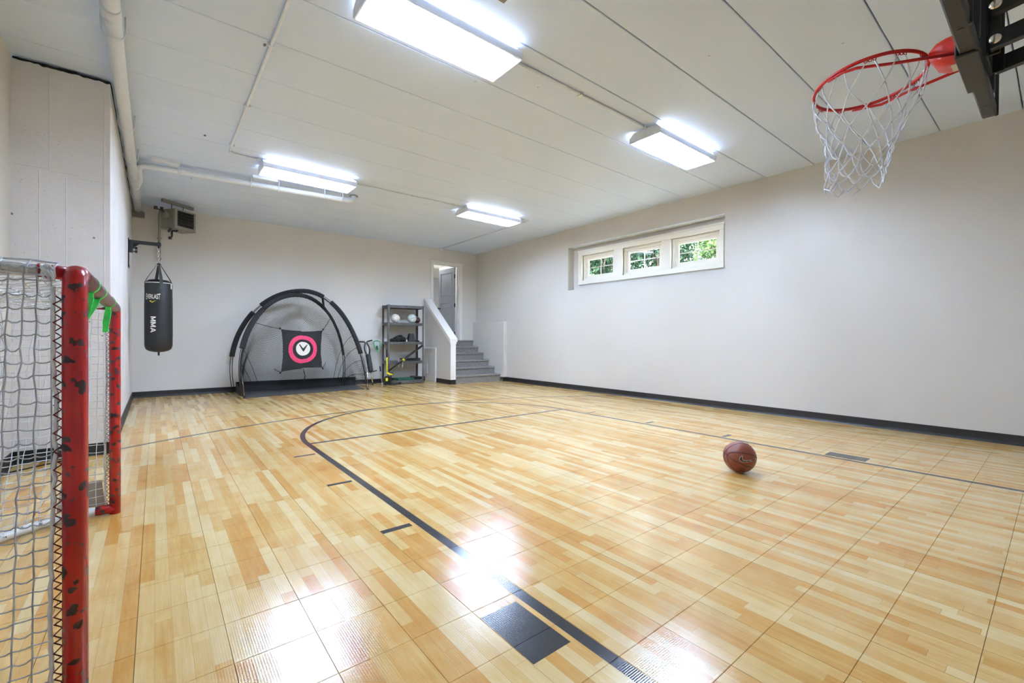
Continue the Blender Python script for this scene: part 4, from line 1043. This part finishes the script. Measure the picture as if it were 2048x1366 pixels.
# gear on the third tier
def lump(name, blobs, loc, mat, lab, cat, res=.4, seed=1):
    bm = bmesh.new()
    for (x, y, z, rx, ry, rz) in blobs:
        r = bmesh.ops.create_icosphere(bm, subdivisions=3, radius=1)
        for v in r['verts']:
            p = v.co.copy(); n = 1+.22*noise.noise(p*2.3+Vector((x*40+seed, y*10, z*30)))
            v.co = Vector((x+p.x*rx*n, y+p.y*ry*n, max(0, z+p.z*rz*n)))
    me = bpy.data.meshes.new(name); bm.to_mesh(me); bm.free()
    for p in me.polygons: p.use_smooth = True
    me.materials.append(mat); o = bpy.data.objects.new(name, me); C.objects.link(o); o.location = loc; o.rotation_euler = (0, 0, SR)
    return tag(o, lab, cat)
lump('gear_bag', [(-.13, 0, .035, .09, .09, .045), (-.05, 0, .06, .09, .10, .075), (.03, .02, .075, .085, .09, .085), (.09, .0, .05, .07, .08, .06), (-.20, .0, .022, .05, .06, .028), (.14, .02, .04, .04, .06, .045), (.0, -.02, .10, .05, .05, .05)], on_sh(-.11, -.04, .965), M_cloth, 'crumpled black gear bag on the middle shelf tier', 'bag')
bb = MB(); vs = []
for (z, hx0, hx1, hy) in ((0, -.085, .085, .08), (.18, -.045, .055, .06), (.197, -.03, .045, .05)): vs += [(hx0, -hy, z), (hx1, -hy, z), (hx1, hy, z), (hx0, hy, z)]
bb.add(vs, [(3, 2, 1, 0), (8, 9, 10, 11)]+[(4*l+k, 4*l+(k+1) % 4, 4*l+4+(k+1) % 4, 4*l+4+k) for l in range(2) for k in range(4)])
o = bb.build('boot_case', M_vinyl); o.location = on_sh(.175, -.03, .965); o.rotation_euler = (0, 0, SR); tag(o, 'upright tapered black case on the middle shelf tier', 'case')
lump('black_glove', [(0, 0, .018, .035, .05, .02), (.04, .0, .014, .03, .04, .016), (-.02, .03, .02, .02, .03, .02)], on_sh(.315, -.05, .965), M_cloth, 'small black glove at the right end of the middle shelf tier', 'glove', seed=9)
o = MB().lathe([(.018, 0), (.02, .01), (.013, .045), (.006, .055), (0, .056)], 12).build('small_bottle', M_bagw); o.location = on_sh(.025, -.17, .965); tag(o, 'tiny white bottle in front of the black gear on the shelf', 'bottle')
# stick leaning through the lower tiers
p0, p1 = Vector(on_sh(-.41, -.285, .33)), Vector(on_sh(.37, -.285, .885))
bat = empty('hockey_stick', tuple(p0), label='black stick lying slanted across the lower shelf fronts', cat='stick'); inv = Matrix.Translation(-p0)
def P(t, o=(0, 0, 0)): return p0.lerp(p1, t)+Vector(o)
MB().tube([P(-.02), P(.5), P(.82)], [.016, .026, .022], 10).build('shaft', M_black, bat).matrix_parent_inverse = inv
MB().tube([P(.80), P(.9), P(1.0)], [.020, .026, .024], 10).build('grip', M_cloth, bat).matrix_parent_inverse = inv
MB().tube([P(.38, (0, -.004, 0)), P(.43, (0, -.004, 0))], .029, 10).build('yellow_band', M_yellow, bat).matrix_parent_inverse = inv
cl_ = empty('trigger_clamp', on_sh(-.12, -.15, .52), SR, label='silver bar clamp with yellow knob on the lower shelf tier', cat='clamp')
MB().bbox(-.07, .09, -.008, .008, .015, .032, .003).build('bar', M_alu, cl_)
for x in (-.065, .03): MB().bbox(x-.012, x+.012, -.09, -.075, -.13, .03, .004).bbox(x-.012, x+.012, -.078, .01, .012, .034, .004).build('jaw', M_alu, cl_)
MB().lathe([(0, 0), (.022, .004), (.030, .02), (.022, .045), (0, .05)], 14).build('knob', M_yellow, cl_, loc=(.075, -.06, .01))
# dark sticks lying on the fourth tier
o = empty('folded_tripod', on_sh(.14, -.03, .523), SR, label='black folded tripod lying on the lower shelf tier', cat='tripod')
for y, z in ((-.03, .018), (.01, .018), (-.01, .045)): MB().tube([(-.16, y, z), (.0, y, z), (.27, y+.01, z)], [.012, .017, .012], 8).build('leg', M_blackp, o)
MB().bbox(-.23, -.15, -.03, .03, .004, .06, .008).build('head', M_blackp, o)
# bottom tier: folded green mat and dark boxes
o = MB(); 
for k in range(3): o.bbox(-.2, .2, -.16, .16, .001+k*.016, .015+k*.016, .006)
o = o.build('folded_mat', M_greenplast); o.location = on_sh(.02, 0, .075); o.rotation_euler = (0, 0, SR); tag(o, 'dark green folded mat on the bottom shelf tier', 'mat')
o = empty('flat_box', on_sh(.315, .02, .075), SR, label='low black box at the right of the bottom shelf tier', cat='box')
MB().bbox(-.085, .085, -.15, .15, 0, .055, .004).build('tray', M_blackp, o); MB().bbox(-.09, .09, -.155, .155, .055, .07, .004).build('lid', M_blackp, o)
o = empty('hand_pump', on_sh(-.30, -.06, .075), SR, label='dark hand pump standing on the left of the bottom shelf tier', cat='pump')
MB().tube([(0, 0, .0), (0, 0, .13)], .018, 10).build('barrel', M_blackp, o); MB().tube([(-.04, 0, .17), (.04, 0, .17)], .01, 8).tube([(0, 0, .13), (0, 0, .17)], .006, 6).build('handle', M_blackp, o); MB().bbox(-.06, .06, -.02, .02, 0, .012, .003).build('foot', M_blackp, o)
cd = []
for i in range(60): a = i*.33; r = .10+.02*math.sin(i*.7); cd.append((4.17+r*1.3*math.cos(a), 9.36+r*.55*math.sin(a), .006+.0007*i))
o = MB().tube(cd, .005, 6).build('coiled_cord', M_blackp); tag(o, 'thin black cord coiled on the floor before the shelf', 'cord')

# ------------------------------------------------------------------ pogo stick, lacrosse stick, yellow toy stick
pg = empty('pogo_stick', (3.80, 9.70, 0), label='black pogo stick leaning on the far wall beside the golf net', cat='pogo stick')
tilt = Matrix.Rotation(math.radians(-9), 4, 'X') @ Matrix.Rotation(math.radians(-4), 4, 'Y')
pg.rotation_euler = (math.radians(-9), math.radians(-6.5), math.radians(0))
MB().tube([(0, 0, .03), (0, 0, .33)], .013, 10).build('spring_rod', M_chrome, pg)
MB().lathe([(.022, 0), (.024, .01), (.018, .045), (.012, .05)], 12).build('rubber_tip', M_blackp, pg)
MB().bbox(-.055, .055, -.028, .028, .30, .70, .02).build('foam_body', M_black, pg)
for s in (-1, 1):
    MB().tube([(s*.035, 0, .70), (s*.055, 0, .78), (s*.055, 0, .86), (s*.02, 0, .94), (s*.018, 0, .965), (s*.04, 0, .985), (s*.15, 0, 1.0)], .016, 10).build('handle', M_blackp, pg)
    MB().bbox(s*.095-.07, s*.095+.07, -.03, .03, .275, .297, .006, mat=Matrix.Rotation(s*-.10, 4, 'Y')).build('foot_peg', M_blackp, pg)
lx = empty('lacrosse_stick', (3.985, 9.62, 0), label='lacrosse stick with green head leaning beside the shelf', cat='stick')
lx.rotation_euler = (math.radians(-12.5), math.radians(-3), 0)
MB().tube([(0, 0, .02), (0, 0, .74)], .012, 10).build('shaft', M_alu, lx)
MB().tube([(0, 0, .30), (0, 0, .42)], .015, 10).build('grip_tape', simple('purple_black_tape', (.03, .02, .07), .7), lx)
MB().tube([(0, 0, .0), (0, 0, .04)], .017, 10).build('butt_end', M_bagw, lx)
hd_ = [(.0, .74), (.02, .78), (.045, .86), (.075, .94), (.07, .985), (.04, 1.005), (0, 1.01), (-.04, 1.005), (-.07, .985), (-.075, .94), (-.045, .86), (-.02, .78)]
MB().tube([(x, 0, z) for x, z in hd_], .011, 8, closed=True).build('head', simple('green_head_plastic', (.05, .45, .10), .4), lx)
pk = MB()
for k in range(9): 
    z = .79+k*.03; w2 = .02+.05*min(1, k/4); pk.tube([(-w2, 0, z), (0, .045, z-.02), (w2, 0, z)], .007, 5)
for k in range(5): x = -.04+k*.02; pk.tube([(x, 0, .985), (x*.8, .05, .90), (x*.3, .02, .79)], .004, 5)
pk.build('pocket', M_cord, lx, kind='stuff')
MB().bbox(-.02, .02, .012, .03, .80, .90, .008).build('shooting_string', M_blackp, lx)
ys = empty('toy_scooter', (3.995, 9.385, 0), label='yellow and black toy stick standing by the left shelf post', cat='toy')
MB().tube([(0, 0, .28), (.006, .03, .62)], .018, 10).build('stem', M_yellow, ys); MB().tube([(.006, .03, .60), (.01, .05, .80)], .019, 10).build('handle', M_blackp, ys)
MB().tube([(.0, 0, .28), (.05, -.01, .245), (.11, -.02, .24)], .022, 10).build('elbow', M_yellow, ys)
MB().bbox(-.05, .09, -.05, .05, .07, .21, .02).build('motor_block', M_black, ys)
for x in (-.035, .075): MB().tube([(x, -.025, .035), (x, .025, .035)], .035, 14).build('wheel', M_blackp, ys)
MB().bbox(-.045, .085, -.02, .02, .03, .08, .006).build('fork', M_blackp, ys)
MB().bbox(-.055, .0, -.055, -.05, .10, .17, .003).build('yellow_panel', M_yellow, ys)

# ------------------------------------------------------------------ basketball
BR = .1205
bk = empty('basketball', (3.612, 1.60, BR+.0005), label='brown leather basketball resting on the court floor', cat='ball')
M_bball = NT('brown_pebbled_leather')
def _bb(m):
    v = m.obj(); d = m.vor(v, 260); f = m.noise(v, 8, 3)
    m.set(color=m.ramp(f, [(.3, (.19, .045, .022)), (.7, (.235, .058, .028))]), rough=.42); m.bump(d, .25, .0008)
_bb(M_bball); M_bball = M_bball.m
sphere(MB(), BR, 48, 28).build('shell', M_bball, bk)
tocam = Vector((0, 0, H))-Vector(bk.location); tocam.normalize()
rgt = Vector((0, 0, 1)).cross(tocam).normalized(); uu = tocam.cross(rgt)
def dirv(x, y):
    z = math.sqrt(max(0, 1-x*x-y*y)); return rgt*x+uu*y+tocam*z
sm_ = MB()
def bp_(px, py): return ((px-870)/385, (680-py)/357)
def seam(pts, sub_=6):
    P = [dirv(*bp_(*p)) for p in pts]; out = []
    for i in range(len(P)-1):
        p0, p1, p2, p3 = P[max(i-1, 0)], P[i], P[i+1], P[min(i+2, len(P)-1)]
        for k in range(sub_):
            t = k/sub_; out.append((p1*2+(p2-p0)*t+(p0*2-p1*5+p2*4-p3)*t*t+(p1*3-p0-p2*3+p3)*t**3).normalized()*(BR-.0012))
    out.append(P[-1]*(BR-.0012)); sm_.tube(out, .0030, 6)
    back_ = [p-tocam*2*p.dot(tocam) for p in out]; sm_.tube(back_, .0030, 6)
seam([(500, 575), (545, 630), (605, 690), (770, 790), (940, 850), (1080, 880), (1170, 884)])
seam([(590, 720), (605, 672), (640, 625), (720, 597), (940, 590), (1100, 603), (1200, 635), (1252, 665)])
seam([(530, 690), (545, 620), (620, 510), (760, 415), (900, 375), (1050, 385), (1130, 430)])
seam([(590, 720), (600, 770), (640, 850), (740, 970), (820, 1020)])
seam([(560, 440), (525, 540), (512, 640), (525, 760), (560, 840)])
sm_.build('seam', simple('black_ball_channel', (.010, .006, .006), .6), bk, kind='stuff', fixn=False)
SWO = [(880, 700), (910, 664), (942, 648), (926, 690), (936, 735), (962, 752), (1010, 750), (1105, 733), (1218, 682), (1125, 746), (1020, 776), (950, 786), (900, 776), (873, 742)]
def on_ball(poly, r, gx=1.0): 
    cx, cy = 1000, 725
    return [dirv(*bp_(cx+(x-cx)*gx, cy+(y-cy)*gx))*r for x, y in poly]
def fanpoly(vs, mat, name):
    idx = [(0, 1, 3), (1, 2, 3), (0, 3, 4, 13), (4, 5, 12, 13), (5, 6, 11, 12), (6, 7, 10, 11), (7, 8, 9), (7, 9, 10)]
    bm = bmesh.new(); bvs = [bm.verts.new(v) for v in vs]
    for f in idx: bm.faces.new([bvs[i] for i in f])
    bmesh.ops.subdivide_edges(bm, edges=bm.edges[:], cuts=3, use_grid_fill=True)
    r = Vector(vs[0]).length
    for v in bm.verts: v.co = v.co.normalized()*r
    me = bpy.data.meshes.new(name); bm.to_mesh(me); bm.free(); me.materials.append(mat)
    o = bpy.data.objects.new(name, me); C.objects.link(o); o.parent = bk; return o
fanpoly(on_ball(SWO, BR+.0018), M_oil, 'curved_emblem')
MB().tube(on_ball(SWO, BR+.0010, 1.03), .0017, 5, closed=True).build('emblem_outline', M_disc, bk)
for cx in (905, 960): MB().tube(on_ball([(cx+38*math.cos(a), 955+24*math.sin(a)) for a in [2*PI*k/12 for k in range(12)]], BR+.0006), .0016, 5, closed=True).build('dark_ring_mark', M_oil, bk)

# ------------------------------------------------------------------ basketball hoop and backboard
hb_ = empty('basketball_hoop', (2.95, .26, 2.25), label='black framed backboard with red rim and white net at upper right', cat='basketball hoop'); inv = Matrix.Translation(-hb_.location)
def hp_(mb, name, mat, parent=None, **kw):
    o = mb.build(name, mat, parent or hb_, **kw)
    if parent is None: o.matrix_parent_inverse = inv
    return o
# bottom rail made of two lengths, with the slotted height bracket clipped over it
hp_(MB().bbox(2.10, 3.49, .229, .283, 2.25, 2.31, .006), 'bottom_rail', M_dark)
sl_ = MB(); sl_.bbox(2.625, 3.045, .225, .296, 2.238, 2.2485, .003); sl_.bbox(2.625, 3.045, .287, .296, 2.2485, 2.30, .003)
bkt = hp_(sl_, 'slotted_bracket', M_dark)
for (xa, n) in ((2.665, 4), (2.865, 4)):
    for k in range(n):
        x = xa+k*.028; MB().bbox(x-.0055, x+.0055, .248, .275, 2.2365, 2.2385, .001).build('slot', M_oil, bkt).matrix_parent_inverse = inv
for x in (2.42, 3.32): hp_(MB().tube([(x, .256, 2.2495), (x, .256, 2.2475)], .010, 10), 'drain_hole', M_oil)
hp_(MB().box(2.41, 3.49, .284, .289, 2.262, 3.02), 'backboard_sheet', M_acr)
for x in (2.64, 3.27): hp_(MB().bbox(x-.022, x+.022, .222, .262, 2.30, 2.98, .004), 'upright_rail', M_black)
hp_(MB().bbox(2.41, 3.49, .229, .283, 2.98, 3.03, .005), 'top_rail', M_dark)
for x in (2.405, 3.49): hp_(MB().bbox(x-.012, x+.006, .222, .240, 2.25, 2.47, .004), 'corner_bracket', M_black)
for x in (2.85, 3.05):
    hp_(MB().bbox(x-.006, x+.006, .178, .262, 2.30, 2.585, .003), 'hinge_plate', M_black)
    for z0 in ((2.308, 2.455) if x < 2.95 else (2.308,)):
        arm = MB(); L_ = 2.5
        y0, y1 = .205, YB+.02; dz = .13*(y0-y1); xo = x-.03 if x < 2.95 else x+.03
        for (a, b, c, d) in ((-.018, .018, 0, .068),):
            arm.add([(xo+a, y0, z0+c), (xo+b, y0, z0+c), (xo+b, y0, z0+d), (xo+a, y0, z0+d), (xo+a, y1, z0+c+dz), (xo+b, y1, z0+c+dz), (xo+b, y1, z0+d+dz), (xo+a, y1, z0+d+dz)], [(0, 1, 2, 3), (4, 7, 6, 5), (0, 4, 5, 1), (1, 5, 6, 2), (2, 6, 7, 3), (3, 7, 4, 0)])
        hp_(arm, 'support_arm', M_black)
        s = -1 if x < 2.95 else 1
        hp_(MB().lathe([(.020, 0), (.021, .006), (.014, .011), (0, .012)], 16, mat=Matrix.Translation((xo+s*.018, .190, z0+.036)) @ Matrix.Rotation(s*PI/2, 4, 'Y')), 'pivot_bolt', M_chrome)
hp_(MB().bbox(2.83, 3.07, .215, .262, 2.30, 2.585, .004), 'hinge_block', M_black)
hp_(MB().bbox(2.62, 3.28, .205, .224, 2.56, 2.60, .004), 'cross_bar', M_black)
hp_(MB().bbox(2.5, 3.4, YB+.002, YB+.03, 2.55, 2.95, .004), 'wall_plate', M_black)
# red rim with its mount
RC = Vector((2.947, .661, 2.415)); tx, ty = -.047, -.075
def rp(a, r, dz=0): return (RC.x+r*math.cos(a), RC.y+r*math.sin(a), RC.z+tx*r*math.cos(a)+ty*r*math.sin(a)+dz)
rim = hp_(MB().tube([rp(2*PI*i/56, .2365) for i in range(56)], .0085, 10, closed=True), 'rim', M_red)
mt = MB()
def q(x, y, z): return (x, y, z)
yb_, yf_ = .292, .415
# flared neck: wide housing at the board narrowing to the ring
secs = [(yb_, .085, 2.342, 2.478), (.355, .080, 2.346, 2.474), (.388, .066, 2.360, 2.468), (.417, .034, 2.412, 2.446)]
vs = []
for (y, hw_, z0, z1) in secs: 
    for k in range(24):
        a = -PI/2+2*PI*k/24; vs.append((2.948+hw_*max(-1, min(1, 1.25*math.cos(a))), y, (z0+z1)/2+(z1-z0)/2*max(-1, min(1, 1.2*math.sin(a)))))
mt.add(vs, [(i*24+k, i*24+(k+1) % 24, i*24+24+(k+1) % 24, i*24+24+k) for i in range(3) for k in range(24)], True); mt.add(vs[:24], [tuple(range(24))]); mt.add(vs[72:], [tuple(range(24))])
mount = hp_(mt, 'rim_mount', M_redm)
st1 = MB(); st1.bbox(2.91, 2.985, .30, .34, 2.3415, 2.3445, .001); hp_(st1, 'mount_sticker', M_bagw)
for s in (-1, 1):
    a0 = PI/2-.0 if 0 else None
    pa = rp(PI*.5+s*-1.05 if s > 0 else PI*.5+1.05, .2365, -.012)
    pb = rp(PI*.5+s*-1.35 if s > 0 else PI*.5+1.35, .2365, -.014)
    pc = rp(PI*.5+(-1.62 if s > 0 else 1.62), .236, -.026)
    hp_(MB().tube([pa, pb, pc, (2.948+s*.19, .53, RC.z-.032), (2.948+s*.085, .30, RC.z-.050)], .0075, 8), 'brace_rod', M_red)
# net hooks and net
hk = MB(); NL = 12
for k in range(NL):
    a = 2*PI*(k+.5)/NL
    for d in (-.07, .0, .07): hk.tube([rp(a+d-.03, .2365, -.008), rp(a+d-.02, .2365, -.018), rp(a+d+.02, .2365, -.018), rp(a+d+.03, .2365, -.008)], .0022, 5)
hp_(hk, 'net_hook', M_red)
lev = [(0, .2345), (.10, .222), (.19, .185), (.265, .160), (.335, .143), (.40, .131), (.455, .125), (.50, .128)]
ncord = MB(); rnd = random.Random(11); kn = {}
for l, (d, r) in enumerate(lev):
    for k in range(NL):
        a = 2*PI*(k+.5*(l % 2)+.5)/NL
        if l == 0: kn[l, k] = Vector(rp(2*PI*(k+.5)/NL, r, -.018))
        else:
            sw_ = .05*(d/.5)**1.5
            kn[l, k] = Vector((RC.x-.02*(d/.5)+r*math.cos(a)+rnd.gauss(0, .006), RC.y+sw_+r*math.sin(a)+rnd.gauss(0, .006), RC.z-.018-d+rnd.gauss(0, .008)+tx*r*math.cos(a)*.5+ty*r*math.sin(a)*.5))
for l in range(len(lev)-1):
    for k in range(NL):
        for nx in ((k, k+1) if (l % 2 == 1) else (k-1, k)):
            a, b = kn[l, k].copy(), kn[l+1, nx % NL].copy()
            if l == 0:
                s = 1 if nx == k else -1; an = 2*PI*(k+.5)/NL+s*.075; a = Vector(rp(an, .2345, -.017))
            mid = a.lerp(b, .5); out = Vector((mid.x-RC.x, mid.y-RC.y, 0)); 
            sag = Vector((0, 0, -.004 if l < 4 else -.014))+ (out.normalized()*.006 if out.length > 0 else Vector())
            ncord.tube([a, a.lerp(b, .3)+sag*.8, a.lerp(b, .7)+sag*.8, b], .0035, 5)
    for k in range(NL):
        if l > 0: sphere_ = ncord.lathe([(0, -.006), (.0055, 0), (0, .006)], 6, mat=Matrix.Translation(kn[l, k]))
for k in range(NL):
    a, b = kn[len(lev)-1, k], kn[len(lev)-1, (k+1) % NL]
    if k % 3 != 1: ncord.tube([a, a.lerp(b, .5)+Vector((0, 0, -.03)), b], .0035, 5)
hp_(ncord, 'hoop_net', M_cord, fixn=False)

bpy.context.view_layer.update()
